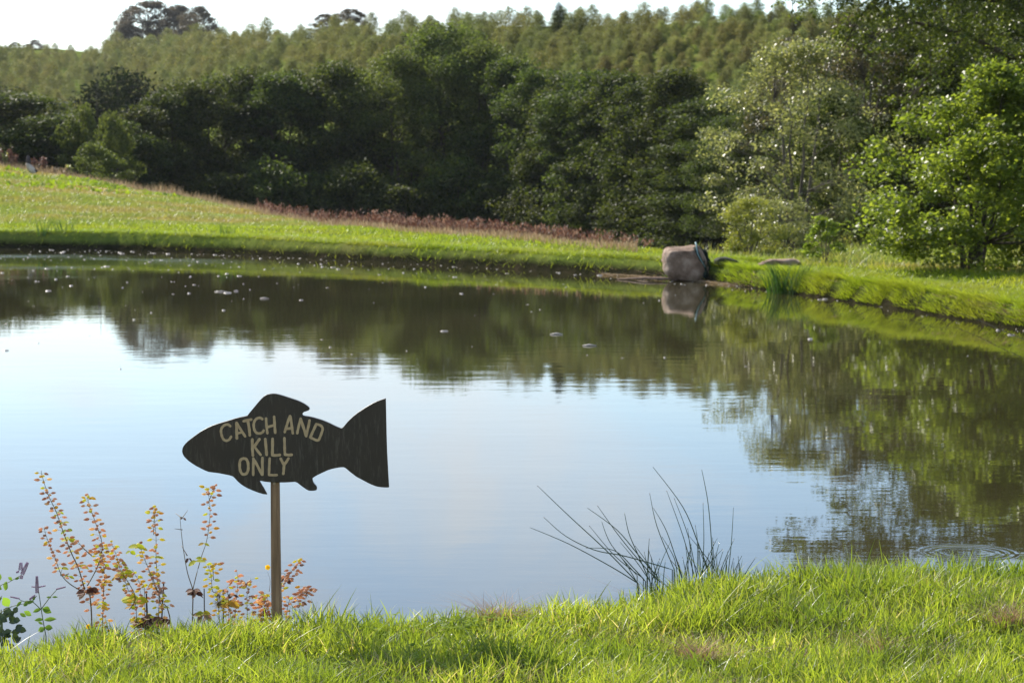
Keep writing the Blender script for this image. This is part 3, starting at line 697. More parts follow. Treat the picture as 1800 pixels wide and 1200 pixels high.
# left group
for px, Y, top, wf, v, lab in ((20, 120, 168, 1.7, 0, 'broad dark tree at the left edge above the meadow crest'), (88, 118, 204, 1.2, 1, 'lower dark tree beside the left edge tree'), (-60, 122, 150, 1.6, 2, 'dark tree cut by the left edge of the picture')):
    x = px_x(px, Y); z = gz(x, Y); plant(darkv[v], x, Y, lab, group='dark trees at the left edge', rz=rd.uniform(0, 6), s=(wf, wf, (row_h(top, Y) - z) / 11))
lightv = make_tree(180, 6, 4, .2, 80, 150, 0.14, .5, M_palebark, M_ash, stems=2, profile=round_p, limbs=16, name='light_tree')
for px, Y, top, wf, lab in ((148, 116, 186, .8, 'narrow pale green tree beside the dark left group'), (196, 114, 198, .7, 'small pale tree in the notch before the dark tree line'), (168, 110, 250, .8, 'low pale bush at the foot of the notch in the trees')):
    x = px_x(px, Y); z = gz(x, Y); plant(lightv, x, Y, lab, name='pale_tree', group='pale small trees in the notch', rz=rd.uniform(0, 6), s=(wf, wf, (row_h(top, Y) - z) / 6))

# --- conifers
def make_conifer(seed, h, w, tiers, per, leaf, lm, name, droop=.12):
    rng = np.random.default_rng(seed); m = MB(); pts = []
    m.tube([(0, 0, -.3), (0, 0, h * .5), (0, 0, h)], [h * .014, h * .009, .01], 6)
    for i in range(tiers):
        t = (i + .4) / tiers; z = h * (.06 + .9 * t)
        R = w / 2 * min(1.0, (1 - t) ** .5 * 1.15) * (0.65 + .6 * rng.random()) + .08
        nb = 6
        a0 = rng.random() * 6.28
        for k in range(nb):
            a = a0 + 6.283 * k / nb + rng.normal(0, .15); r_ = R * (.75 + .45 * rng.random())
            e = Vector((math.cos(a) * r_, math.sin(a) * r_, z + r_ * (.28 - droop)))
            m.tube([(0, 0, z), tuple(Vector((0, 0, z)).lerp(e, .6)), tuple(e)], [.018, .012, .004], 3, False)
            n_ = max(3, int(per * r_ / (w / 2)))
            s_ = (rng.random(n_) ** .6)[:, None]
            base = np.array([0, 0, z]); q = base + (np.array(e) - base) * s_ + rng.normal(0, 1, (n_, 3)) * np.array([.2, .2, .13]) * (w / 3.2)
            pts.append(q)
    n_ = 10; q = np.stack([rng.normal(0, .03, n_), rng.normal(0, .03, n_), h * (1 - .1 * rng.random(n_))], -1); pts.append(q)
    V, Q = leaf_cards(np.concatenate(pts), leaf, rng, up=.1, aspect=.4)
    return m.mesh(name + '_trunk', M_bark), mesh_np(name + '_crown', V, Q, lm)
conv = [make_conifer(200 + i, 6.0, [5.0, 5.9, 4.5, 5.4][i], 13, 60, .3, M_con, 'larch') for i in range(4)]
sprv = make_conifer(210, 9.0, 5.5, 18, 60, .3, M_spruce, 'spruce')
tree_top = lambda u: np.interp(u, [-100, 100, 180, 240, 330, 600, 680, 790, 870, 950, 1180, 1230, 1280, 1400, 1500], [170, 200, 210, 200, 140, 118, 85, 50, 88, 120, 120, 190, 260, 150, 60])
spots = []
rgc = np.random.default_rng(11)
NROW = 31
for row in range(NROW):
    v0 = 0.12 + 0.88 * (row / (NROW - 1)) ** 1.1
    for u0 in np.arange(-130, 1900, 24.0):
        u = u0 + (row % 2) * 18 + rgc.normal(0, 6); v1 = v0 + rgc.normal(0, .008)
        y1 = np.interp(u, HU, HS) + (np.interp(u, HU, HR) - np.interp(u, HU, HS)) * min(v1, 1.02)
        if (u < 110 and v1 > .86) or (u < 190 and v1 > .92): continue
        spots.append((y1, (u - 900) / F * y1, u, rgc.random()))
sx = np.array([s[1] for s in spots]); sy = np.array([s[0] for s in spots]); sz = H(sx, sy)
su = np.array([s[2] for s in spots])
toprow = 298 - (sz + 4.2 * sy / 400 - CAM_Z) / sy * F
vis = toprow < tree_top(su) + 25
inframe = vis & (su > -20) & (su < 1480)
order = [i for i in np.argsort(sy) if inframe[i]]
first = set(order[:300])
for i in order[:300]:
    s = (0.42 + .34 * spots[i][3] ** 1.5) * spots[i][0] / 400 * (.6 if su[i] < 190 and sy[i] > 350 else 1)
    e = empty('larch', (sx[i], sy[i], sz[i]), 'young yellow green conifer standing in the plantation on the hillside', 'conifer', 'young conifers of the hillside plantation', rz=spots[i][3] * 40, s=(s, s, s * (0.78 + .25 * ((spots[i][3] * 7) % 1))))
    v = conv[i % 4]; link('trunk', v[0], e); link('crown', v[1], e)
# the rest of the plantation, higher up, as one mass
rest = [i for i in range(len(spots)) if i not in first and (vis[i] or toprow[i] < tree_top(su[i]) + 60)]
base_m = []
for v in conv:
    c = v[1]; co = np.zeros(len(c.vertices) * 3, np.float32); c.vertices.foreach_get('co', co); base_m.append(co.reshape(-1, 4, 3))
Vs = []
for i in rest:
    b = base_m[i % 4]; b = b[::2]; s = (0.42 + .34 * spots[i][3] ** 1.5) * spots[i][0] / 400 * (.6 if su[i] < 190 and sy[i] > 350 else 1); a = spots[i][3] * 40
    R = np.array([[math.cos(a), -math.sin(a), 0], [math.sin(a), math.cos(a), 0], [0, 0, 1]])
    c0 = b.mean(1, keepdims=True); bb = c0 + (b - c0) * 1.3
    Vs.append((bb.reshape(-1, 3) * s * [1, 1, 0.78 + .25 * ((spots[i][3] * 7) % 1)]) @ R.T + np.array([sx[i], sy[i], sz[i]]))
Vs = np.concatenate(Vs)
tag(link('plantation', mesh_np('plantation', Vs, np.arange(len(Vs)).reshape(-1, 4), M_con)), 'upper rows of the conifer plantation reaching the ridge', 'conifer plantation', kind='stuff')
print('conifers', len(order), 'rest', len(rest), 'verts', len(Vs))
for px, Y, top, wf, lab in ((208, 170, 112, 1.55, 'dark shaded spruce behind the notch in the tree line'), (243, 172, 122, 1.4, 'dark spruce standing right of its twin behind the notch'), (172, 166, 140, 1.4, 'lower dark spruce left of the taller two behind the notch'), (1128 , 163, 2, .22, 'single dark spire of a conifer standing above the ridge')):
    if px > 1000: px = 982
    x = px_x(px, Y); z = gz(x, Y); plant(sprv, x, Y, lab, 'conifer', 'dark spruces', name='spruce', s=(wf, wf, (row_h(top, Y) - z) / 9), rz=px)

# --- hilltop trees against the sky
oakp = [(0, .35), (.2, .9), (.5, 1.0), (.8, .75), (1, .2)]
far1 = make_tree(301, 10, 15, 1.6, 140, 120, 0.32, 1.2, M_bark, M_far, stems=1, profile=oakp, limbs=34, flat=.45, shell=.7, r0=.4, name='hilltop_tree')
far2 = make_tree(302, 9, 10, 1.4, 95, 120, 0.32, 1.15, M_bark, M_far, stems=2, profile=oakp, limbs=26, flat=.5, shell=.6, r0=.35, name='hilltop_tree')
for px, Y, top, tm, hw, lab in ((262, 425, 1, far1, 1.0, 'widest spreading tree of the hilltop group against the white sky'), (318, 428, 8, far2, .95, 'middle tree of the hilltop group against the white sky'),
                            (355, 400, 10, far2, .85, 'right hand tree of the hilltop group with an orange tinted crown'), (228, 422, 42, far2, .6, 'low outermost tree left of the hilltop group'),
                            (618, 222, 15, far2, .72, 'round tree poking over the conifer ridge'), (573, 232, 24, far2, .55, 'smaller tree left of the round one on the conifer ridge')):
    x = px_x(px, Y); z = gz(x, Y); h0 = 10 if tm is far1 else 9; hw = hw * Y / 405
    plant(tm, x, Y, lab, name='hilltop_tree', rz=px * 1.0, s=(hw, hw, (row_h(top, Y) - z) / h0))
hed = make_tree(310, 4, 4, .3, 30, 70, .3, .7, M_bark, M_far, stems=2, limbs=10, name='hedge_tree')
for k, (px, top, s) in enumerate(((18, 82, .4), (30, 74, .6), (52, 78, .55), (66, 70, .7), (80, 80, .5))):
    Y = 416; x = px_x(px, Y); z = gz(x, Y)
    plant(hed, x, Y, ('lowest hawthorn at the left end of the bare ridge', 'second hawthorn from the left on the bare ridge', 'middle hawthorn on the bare ridge', 'tallest hawthorn on the bare ridge', 'rightmost small hawthorn on the bare ridge')[k], 'tree', 'hawthorns on the bare ridge', name='hawthorn', rz=px, s=(s, s, (row_h(top, Y) - z) / 4))

# --- right hand group
def at(tm, h0, px, Y, top, wf, lab, name='broadleaf_tree', cat='tree', rz=0, group=None):
    x = px_x(px, Y); z = gz(x, Y); return plant(tm, x, Y, lab, cat, group, rz, (wf, wf, (row_h(top, Y) - z) / h0), name)
willow = make_tree(401, 5.6, 4.6, .5, 120, 120, .085, .42, M_palebark, M_willow, stems=4, profile=[(0, .45), (.25, .9), (.5, 1.0), (.75, .85), (1, .3)], limbs=60, shell=.35, r0=.12, name='willow')
at(willow, 5.6, 1400, 55, 70, .98, 'pale silvery willow with visible forked branches right of the dark tree line', 'willow_tree')
will2 = make_tree(402, 6.5, 4.6, 1.0, 90, 110, .085, .42, M_palebark, M_olive, stems=3, limbs=70, shell=.3, r0=.12, name='olive_tree')
at(will2, 6.5, 1500, 60, 20, 1.0, 'brownish twiggy tree rising behind the pale willow', 'willow_tree', rz=1)
at(will2, 6.5, 1395, 68, 60, .8, 'olive tinted tree top seen behind the pale willow', 'willow_tree', rz=3.1)
dk = make_tree(403, 8, 6, .2, 170, 240, .12, .65, M_bark, M_dark, stems=2, profile=round_p, limbs=40, name='dark_tree_right')
at(dk, 8, 1570, 64, 40, .9, 'dark tree filling the gap between the willow and the alder', rz=1)
at(dk, 8, 1690, 62, -60, 1.1, 'tall dark tree behind the bright alder', rz=2)
at(dk, 8, 1830, 58, -90, 1.1, 'dark tree behind the alder at the right edge', rz=4)
at(dk, 8, 1462, 57, 150, .45, 'dark low tree behind the trunk of the pale willow', rz=5)
at(dk, 8, 1340, 84, 190, .75, 'dark tree closing the gap left of the pale willow', rz=2.5)
at(dk, 8, 1290, 92, 205, .7, 'shaded dark tree between the tree line and the willow', rz=.5)
ybush = make_tree(404, 1.9, 1.9, .02, 60, 110, .06, .22, M_palebark, M_yellow, stems=5, profile=[(0, .75), (.3, 1), (.7, .8), (1, .3)], limbs=20, r0=.05, name='yellow_bush')
at(ybush, 1.9, 1318, 47, 345, 1.0, 'yellow green rounded bush behind the boulder', 'bush', 'bush')
wbush = make_tree(405, 1.9, 1.9, .02, 56, 100, .06, .22, M_palebark, M_willow, stems=5, profile=[(0, .75), (.3, 1), (.7, .8), (1, .3)], limbs=20, r0=.05, name='grey_bush')
at(wbush, 1.9, 1375, 48.5, 350, 1.0, 'greyish bush joined to the right of the yellow green one', 'bush', 'bush')
sap = make_tree(406, 1.1, 1.0, .02, 44, 46, .062, .12, M_palebark, M_alder, stems=5, profile=[(0, .55), (.3, 1), (.7, .7), (1, .2)], limbs=20, r0=.03, name='sapling')
at(sap, 1.1, 1452, 43, 380, 1.0, 'bright green sapling with upright shoots on the lawn edge', 'sapling', 'sapling')
alder = make_tree(407, 4.0, 4.7, .2, 235, 150, .085, .36, M_bark, M_alder, stems=5, profile=[(0, .62), (.2, .98), (.4, 1.0), (.65, .72), (.85, .38), (1, .08)], limbs=60, shell=.45, r0=.11, name='alder', skew=(.5, 0))
at(alder, 4.0, 1715, 38.5, 112, 1.0, 'glossy bright green alder standing on the right bank', 'alder_tree', rz=.6)
alder2 = make_tree(408, 4.4, 4.2, .4, 150, 130, .085, .38, M_bark, M_alder, stems=4, limbs=50, r0=.11, name='alder')
at(alder2, 4.4, 1905, 38, 90, 1.0, 'second alder cut by the right edge of the picture', 'alder_tree', rz=2)

# overhanging tree, trunk out of frame to the right, long limbs reaching in over the bank
def overhang():
    Y = 48.0; x0 = px_x(2010, Y); z0 = gz(x0, Y)
    e = empty('overhanging_tree', (x0, Y, z0), 'big dark tree reaching in with leafy limbs from the upper right', 'tree')
    rg = np.random.default_rng(55); rr = random.Random(55)
    m = MB()
    def L(p): return Vector(p) - Vector((x0, Y, z0))
    m.tube([L((x0, Y, z0 - .3)), L((x0 - .1, Y, z0 + 2.2)), L(P(2000, -40, Y)), L(P(1960, -330, Y))], [.34, .27, .22, .08], 10)
    limbs = [([(1985, 110), (1860, 80), (1780, 102), (1700, 62), (1610, 40), (1540, 60)], 0, .085),
             ([(2000, -20), (1850, 10), (1700, -5), (1560, -25), (1440, -15), (1390, -2)], -.8, .09),
             ([(1995, -140), (1820, -110), (1640, -120), (1480, -90), (1410, -60)], .6, .08),
             ([(1700, 62), (1650, 110), (1620, 150), (1600, 190)], .2, .03),
             ([(1560, -20), (1510, 30), (1490, 70), (1480, 85)], -.5, .03),
             ([(1780, 100), (1740, 140), (1725, 120)], -.3, .03),
             ([(1860, 80), (1800, 30), (1760, -10)], -.6, .04),
             ([(1985, -240), (1800, -230), (1640, -210), (1500, -180)], -.4, .07),
             ([(1640, -120), (1560, -60), (1530, 10)], .3, .035)]
    pts = []
    for pl, dy, r in limbs:
        w_ = [P(a, b, Y + dy * (i / (len(pl) - 1))) for i, (a, b) in enumerate(pl)]
        m.tube([L(p) for p in w_], [r * (1 - .8 * i / (len(w_) - 1)) for i in range(len(w_))], 6)
        for i in range(len(w_) - 1):
            seg = (w_[i + 1] - w_[i]).length
            for k in range(int(seg / .03)):
                c = w_[i].lerp(w_[i + 1], rr.random()); t = (i + rr.random()) / (len(w_) - 1)
                if i == 0 and rr.random() < .5: continue
                o = Vector((rr.gauss(0, .30), rr.gauss(0, .45), rr.gauss(-.02, .26)))
                q = c + o
                if rr.random() < .35: m.tube([L(c), L(c.lerp(q, .5) + Vector((0, 0, .05))), L(q)], [.012, .009, .004], 3)
                n_ = rr.randint(16, 56)
                g = rg.normal(0, 1, (n_, 3)) * [.085, .12, .06] + np.array(L(q)); pts.append(g)
    V, Q = leaf_cards(np.concatenate(pts), .075, rg)
    m.build('trunk', M_bark, e)
    link('crown', mesh_np('overhang_crown', V, Q, M_over), e)
overhang()

# ------------------------------------------------------------------ rocks and small things on the far bank
def rock(name, outline, Y, depth, mat, label, cat, jitter=.06, sub=3, group=None):
    """outline = silhouette corners in the plane at distance Y; rounded, tapered to the back, roughened"""
    pts = [P(a, b, Y) for a, b in outline]
    cx = sum(p.x for p in pts) / len(pts); cz = min(p.z for p in pts)
    bm = bmesh.new(); rings = []
    mz = sum(p.z for p in pts) / len(pts)
    for j, (d, s) in enumerate(((-.5, .82), (-.32, 1.0), (.25, .98), (.5, .75))):
        rings.append([bm.verts.new(((p.x - cx) * s, d * depth, (p.z - mz) * s + mz - cz)) for p in pts])
    k = len(pts)
    for a, b in zip(rings, rings[1:]):
        for i in range(k): bm.faces.new((a[i], a[(i + 1) % k], b[(i + 1) % k], b[i]))
    bm.faces.new(rings[0][::-1]); bm.faces.new(rings[-1])
    bmesh.ops.triangulate(bm, faces=bm.faces[:]); 
    bmesh.ops.subdivide_edges(bm, edges=bm.edges[:], cuts=sub, use_grid_fill=True)
    for _ in range(1): bmesh.ops.smooth_vert(bm, verts=bm.verts[:], factor=.3, use_axis_x=True, use_axis_y=True, use_axis_z=True)
    sc_ = max(p.x for p in pts) - min(p.x for p in pts)
    bm.normal_update()
    for v in bm.verts:
        nse = float(fbm(np.array([v.co.x * 3 / sc_ + v.co.y * 2]), np.array([v.co.z * 4 / sc_ - v.co.y * 2.3]), 77, 5)[0]) - .5
        v.co += v.normal * nse * jitter * sc_ * 2
    bmesh.ops.recalc_face_normals(bm, faces=bm.faces[:])
    me = bpy.data.meshes.new(name); bm.to_mesh(me); bm.free(); me.materials.append(mat)
    me.polygons.foreach_set('use_smooth', np.ones(len(me.polygons), dtype=bool))
    o = link(name, me); o.location = (cx, Y, cz); return tag(o, label, cat, group)
rock('boulder', [(1178, 494), (1168, 480), (1165, 458), (1167, 440), (1173, 434), (1200, 436), (1224, 433), (1236, 450), (1245, 466), (1251, 484), (1224, 496)], 43.7, 1.0, M_rock, 'large pinkish boulder with a flat top at the edge of the far bank', 'boulder', .09)
rock('low_stone', [(1256, 466), (1254, 457), (1262, 452.5), (1280, 453), (1296, 457), (1302, 464), (1292, 467)], 43.2, .5, M_darkrock, 'low dark mossy stone just right of the boulder', 'stone')
rock('flat_stone', [(1330, 466), (1340, 458), (1352, 455.5), (1375, 457), (1400, 455.5), (1406, 459), (1404, 466)], 42.5, .6, M_rock, 'long flat pale stone behind the rushes on the bank', 'stone')
rock('brick', [(1499, 529), (1498, 518), (1514, 517), (1518, 519), (1519, 529)], 36.75, .2, M_brick, 'dark red block stuck in the bank above the waterline', 'brick', .03)
# net draped over the right end of the boulder, rope over it
mb = MB()
Yn = 43.15
rows = [[(1222, 433), (1232, 452), (1238, 472), (1241, 488)], [(1227, 432), (1240, 450), (1249, 469), (1254, 484)], [(1231, 434), (1244, 450), (1255, 468), (1260, 480)]]
gr = []
for i in range(9):
    for j in range(9):
        s_, t_ = i / 8 * 2, j / 8 * 3; a, b = min(int(s_), 1), min(int(t_), 2); fs, ft = s_ - a, t_ - b
        q = [(1 - fs) * ((1 - ft) * rows[a][b][c] + ft * rows[a][b + 1][c]) + fs * ((1 - ft) * rows[a + 1][b][c] + ft * rows[a + 1][b + 1][c]) for c in (0, 1)]
        gr.append(P(q[0], q[1], Yn + (i / 8) * .55 - .08 * math.sin(i * 2.3 + j) - .12 * (j / 8)))
nb = MB(); nb.v = gr
for i in range(8):
    for j in range(8): nb.f.append((i * 9 + j, i * 9 + j + 1, (i + 1) * 9 + j + 1, (i + 1) * 9 + j))
net = nb.build('net', M_net); sm = net.modifiers.new('thickness', 'SOLIDIFY'); sm.thickness = .05
tag(net, 'dark green net draped over the right side of the boulder', 'net')
rb = MB(); rb.tube([P(1222.5, 426, 43.3), P(1224, 431, 43.1), P(1226, 445, 43.0), P(1232, 457, 43.0), P(1240, 470, 43.0)], [.012, .016, .011, .009, .008], 6)
tag(rb.build('rope', M_rope), 'pale teal rope tied over the corner of the boulder', 'rope')
cb_ = MB(); pl = []
for a, b in ((1560, 508), (1600, 510), (1640, 512), (1680, 520), (1720, 533), (1760, 549), (1800, 563), (1850, 585)):
    bb = (600 - b) / F; k = (CAM_Z - .33) / (sn - bb * cp); x_, y_ = (a - 900) / F * k, (cp + bb * sn) * k
    for _ in range(3): pass
    pl.append((x_, y_, max(gz(x_, y_), .02) + .09))
cb_.tube(pl, .004, 5); tag(cb_.build('cable', M_cable), 'thin grey cable lying along the grass of the right bank', 'cable')
# sticks in front of the boulder
stk = MB()
for a, b in (((1085, 492), (1190, 487)), ((1100, 497), (1165, 491)), ((1120, 489), (1200, 493))):
    p, q = P(a[0], a[1], 43.9), P(b[0], b[1], 43.2); p.z = .01; q.z = .03; stk.tube([p, p.lerp(q, .5) + Vector((0, 0, .03)), q], [.012, .022, .014], 5)
tag(stk.build('driftwood', M_stick), 'brown driftwood sticks lying at the waterline in front of the boulder', 'driftwood')
# weathered stump on the meadow
Ys = 100; zb = gz(px_x(52, Ys), Ys); dz = zb - P(52, 320, Ys).z
st = empty('tree_stump', (px_x(52, Ys), Ys, zb), 'pale broken stump with a dark upright end on the meadow slope at far left', 'stump')
off0 = Vector((px_x(52, Ys), Ys, zb - dz - .15))
m = MB(); m.tube([P(62, 324, Ys) - off0, P(56, 318, Ys) - off0, P(50, 311, Ys) - off0, P(48, 306, Ys) - off0], [.08, .15, .11, .07], 9); m.build('log', M_stump, st)
m = MB(); m.tube([P(48, 311, Ys) - off0, P(50, 304, Ys) - off0, P(50, 298, Ys) - off0, P(49, 293, Ys) - off0], [.06, .085, .08, .03], 8)
m.tube([P(60, 321, Ys) - off0, P(66, 320, Ys) - off0], [.09, .05], 7); m.build('stub', M_stumpdark, st)
# tall weeds at the crest on the left
def tall_weed(px, Y, top, w_, mat, label, name, n=60):
    x, z = px_x(px, Y), gz(px_x(px, Y), Y); h_ = row_h(top, Y) - z; rg = np.random.default_rng(int(px))
    e = empty(name, (x, Y, z), label, 'weed', 'tall weeds on the meadow crest')
    m = MB(); ps = []
    for k in range(5):
        a = Vector((rg.normal(0, w_ * .3), rg.normal(0, w_ * .3), 0)); b = a + Vector((rg.normal(0, w_ * .3), rg.normal(0, .1), h_ * rg.uniform(.75, 1)))
        m.tube([a, a.lerp(b, .5), b], [.015, .012, .006], 4)
        t = .3 + .7 * rg.random((n // 2, 1)); ps.append(np.array(a) + (np.array(b) - np.array(a)) * t + rg.normal(0, .05, (n // 2, 3)))
    m.build('stem', M_deadstem, e)
    V, Q = leaf_cards(np.concatenate(ps), .11, rg); link('foliage', mesh_np('weed_foliage', V, Q, mat), e)
for px, top, w_, mt, lab in ((10, 268, .12, M_willow, 'pointed pale green weed at the far left of the crest'), (22, 258, .2, M_rust, 'tallest rusty weed at the far left of the crest'), (28, 272, .2, M_rust, 'rusty weed just right of the tallest one'),
                         (1, 262, .15, M_rust, 'rusty weed cut by the left edge'), (62, 278, .18, M_rust, 'reddish weed beyond the stump'), (78, 276, .15, M_rust, 'lone thin reddish weed right of the stump'),
                         (96, 294, .1, M_dry, 'pale thistle head on the crest'), (122, 290, .12, M_willow, 'green thistle with white heads on the crest'), (118, 294, .1, M_dry, 'short dry thistle beside the green one')):
    tall_weed(px, float(np.interp(px, U_k, YC_k)) + .5, top, w_, mt, lab, 'crest_weed')
# rush clump on the far bank and a few sparse ones
def far_rush(px, Y, hpx, n, spread, label):
    x = px_x(px, Y); z = max(gz(x, Y), 0.0)
    rg = np.random.default_rng(int(px)); ax = rg.normal(0, .08 * spread, n); ay = rg.normal(0, .08, n)
    V, Q = blades(ax, ay, np.zeros(n), hpx * Y / F * (.6 + .45 * rg.random(n)), np.full(n, .018), .05 + .4 * rg.random(n), rg, 3, az=np.where(ax + rg.normal(0, .08, n) > 0, 0, np.pi) + rg.normal(0, .5, n), droop=.4)
    o = link('rush_clump', mesh_np('far_rush', V, Q, M_rushfar)); o.location = (x, Y, z); tag(o, label, 'rush', 'rush clumps on the far bank')
far_rush(1385, 39.0, 62, 150, 2.2, 'tall green rush clump at the waterline right of the boulder')
for px, y_, hh, lab in ((75, 60.9, 36, 'thin rush clump on the left bank, leftmost of three'), (108, 60.9, 34, 'thin rush clump on the left bank, middle of three'), (400, 58.4, 30, 'sparse rush clump where the left bank dips'), (1183, 44.0, 14, 'tiny green water plant below the boulder')):
    far_rush(px, y_, hh, 26, 1.2, lab)

# floating specks on the pond
x, y = sample_land(9000, fx(-50, 1850), (24, 61), rng, lambda a, b: (sdist(a, b) < -.05))
pr = rng.random(len(x)); u = x / y * F + 900
keep = pr < np.where(y > 48, .2, np.where(y > 38, .05, .02)) * np.clip((1500 - u) / 900, .1, 1)
x, y = x[keep], y[keep]
sh_u = 100 + 1750 * rng.random(130); yw = np.interp(sh_u, U_k, YW_k) - .15 - 1.6 * rng.random(130) ** 2
x = np.concatenate([x, (sh_u - 900) / F * yw]); y = np.concatenate([y, yw]); k = sdist(x, y) < -.02; x, y = x[k], y[k]
n = len(x); r = (0.006 + 0.018 * rng.random(n) ** 3); asp = 1 + 2.5 * rng.random(n) ** 3
V = np.zeros((n, 12, 3))
for kk in range(6):
    a = kk * math.pi / 3
    V[:, kk] = np.stack([x + np.cos(a) * r * asp, y + np.sin(a) * r, np.full(n, .003)], -1); V[:, 6 + kk] = np.stack([x + np.cos(a) * r * asp * .6, y + np.sin(a) * r * .6, .004 + r * .5], -1)
b0 = (np.arange(n) * 12)[:, None, None]
q = np.array([[i, (i + 1) % 6, 6 + (i + 1) % 6, 6 + i] for i in range(6)] + [[6, 7, 8, 9], [6, 9, 10, 11]])[None]
M_speck = solid_mat('floating_debris', [(0.3, (0.3, 0.24, 0.2)), (0.7, (0.6, 0.55, 0.5))], 2, 0.5, 0.5, 0, .001)
tag(link('floating_debris', mesh_np('floating_debris', V.reshape(-1, 3), (b0 + q).reshape(-1, 4), M_speck)), 'pale leaves and specks floating on the pond', 'floating debris', kind='stuff')
for a, b, l_, lab in ((388, 513, 22, 'long white feather of foam floating left of its short neighbour'), (465, 525, 16, 'short white streak floating on the far left water'), (978, 588, 22, 'thin pale twig floating in the middle of the pond'), (1036, 608, 24, 'pale twig floating nearer than the one in the middle of the pond'), (415, 512, 8, 'small white fleck at the end of the long foam feather')):
    bb = (600 - b) / F; k = CAM_Z / (sn - bb * cp); X, Yk = (a - 900) / F * k, (cp + bb * sn) * k
    m = MB(); hl = l_ / 2 / F * k; m.tube([(X - hl, Yk, .006), (X, Yk + .03, .012), (X + hl, Yk - .02, .006)], [.004, .011, .005], 5)
    tag(m.build('floating_twig', M_speck), lab, 'twig', 'twigs floating on the pond')
# muddy debris line at the foot of the right bank
u = 1060 + 900 * rng.random(2600); yw = np.interp(u, U_k, YW_k) + rng.normal(0.0, .08, len(u)); x = (u - 900) / F * yw
d = sdist(x, yw); t = np.abs(d) < .2; x, yw = x[t], yw[t]
V, Q = blades(x, yw, np.maximum(H(x, yw), .002) + .004, .04 + .05 * rng.random(len(x)), .02 + .01 * rng.random(len(x)), 1.5 + rng.random(len(x)), rng, 1)
tag(link('waterline_debris', mesh_np('waterline_debris', V, Q, M_dry)), 'brown washed up stalks along the foot of the right bank', 'debris', kind='stuff')

# ------------------------------------------------------------------ the sign
SY = 8.1
def Zs(x, y, Y=SY): return P(300 + x / 4.5, 670 + y / 4.5, Y)         # coordinates measured on an enlargement
fish = [(92,550),(95,528),(104,508),(120,488),(140,468),(160,452),(185,433),(210,415),(235,397),(262,381),(292,365),(322,351),(360,337),(400,325),(435,315),(470,304),(505,293),(540,284),(575,277),(608,269),
 (625,246),(645,222),(665,198),(685,174),(703,153),(722,132),(740,115),(760,104),(785,98),(808,96),(830,97),(855,102),(880,109),(905,117),(930,125),(957,134),(985,143),(1012,153),(1040,166),(1062,178),(1082,192),(1096,205),(1101,217),(1092,229),(1075,235),(1058,240),(1046,248),(1043,258),(1048,268),
 (1065,272),(1095,276),(1130,284),(1165,294),(1200,305),(1230,317),(1260,330),(1288,344),(1318,358),(1345,369),(1358,366),(1370,354),(1382,340),(1400,318),(1420,298),(1450,270),(1480,246),(1510,226),(1540,206),(1570,188),(1600,171),(1630,157),(1660,146),(1685,138),(1702,133),
 (1704,220),(1706,320),(1708,420),(1712,550),(1717,640),(1722,740),(1728,836),(1700,837),(1670,835),(1640,831),(1615,824),(1590,814),(1560,800),(1530,784),(1500,768),(1470,752),(1445,733),(1420,714),(1402,698),(1385,684),(1370,677),(1350,677),(1325,680),(1300,685),(1270,692),(1240,702),(1210,716),(1180,730),(1150,745),(1124,762),
 (1122,775),(1128,795),(1140,812),(1152,824),(1158,840),(1155,857),(1138,862),(1115,863),(1092,861),(1075,852),(1060,842),(1040,828),(1020,812),(1003,799),(985,792),(940,795),(900,797),(850,797),(800,796),(765,793),(740,790),(718,785),(702,784),(712,800),(722,818),(735,838),(748,862),(764,892),(735,889),(700,879),(670,868),(640,856),(608,842),(580,826),(560,813),(545,800),(528,785),(515,770),(503,757),(490,748),(468,741),(440,735),(405,728),(370,722),(335,718),(300,713),(270,701),(240,686),(205,668),(170,646),(145,628),(125,610),(108,592),(97,572)]
psx = Zs(818, 800)
sgnE = empty('fish_sign', (P(487, 1085, SY).x, SY, gz(P(487, 1085, SY).x, SY)), 'black fish shaped board on a wooden post saying CATCH AND KILL ONLY', 'sign')
so = sgnE.location.copy()
bm = bmesh.new()
TH = 0.016
fr = [bm.verts.new(Zs(a, b) - so + Vector((0, -TH / 2, 0))) for a, b in fish]
f = bm.faces.new(fr); bm.normal_update()
r = bmesh.ops.extrude_face_region(bm, geom=[f])
for v in r['geom']:
    if isinstance(v, bmesh.types.BMVert): v.co.y += TH
bmesh.ops.recalc_face_normals(bm, faces=bm.faces[:])
me = bpy.data.meshes.new('board'); bm.to_mesh(me); bm.free(); me.materials.append(M_board)
bo = link('board', me, sgnE); bv = bo.modifiers.new('bevel', 'BEVEL'); bv.width = .0015; bv.segments = 2; bv.limit_method = 'ANGLE'; bv.angle_limit = rad(50)
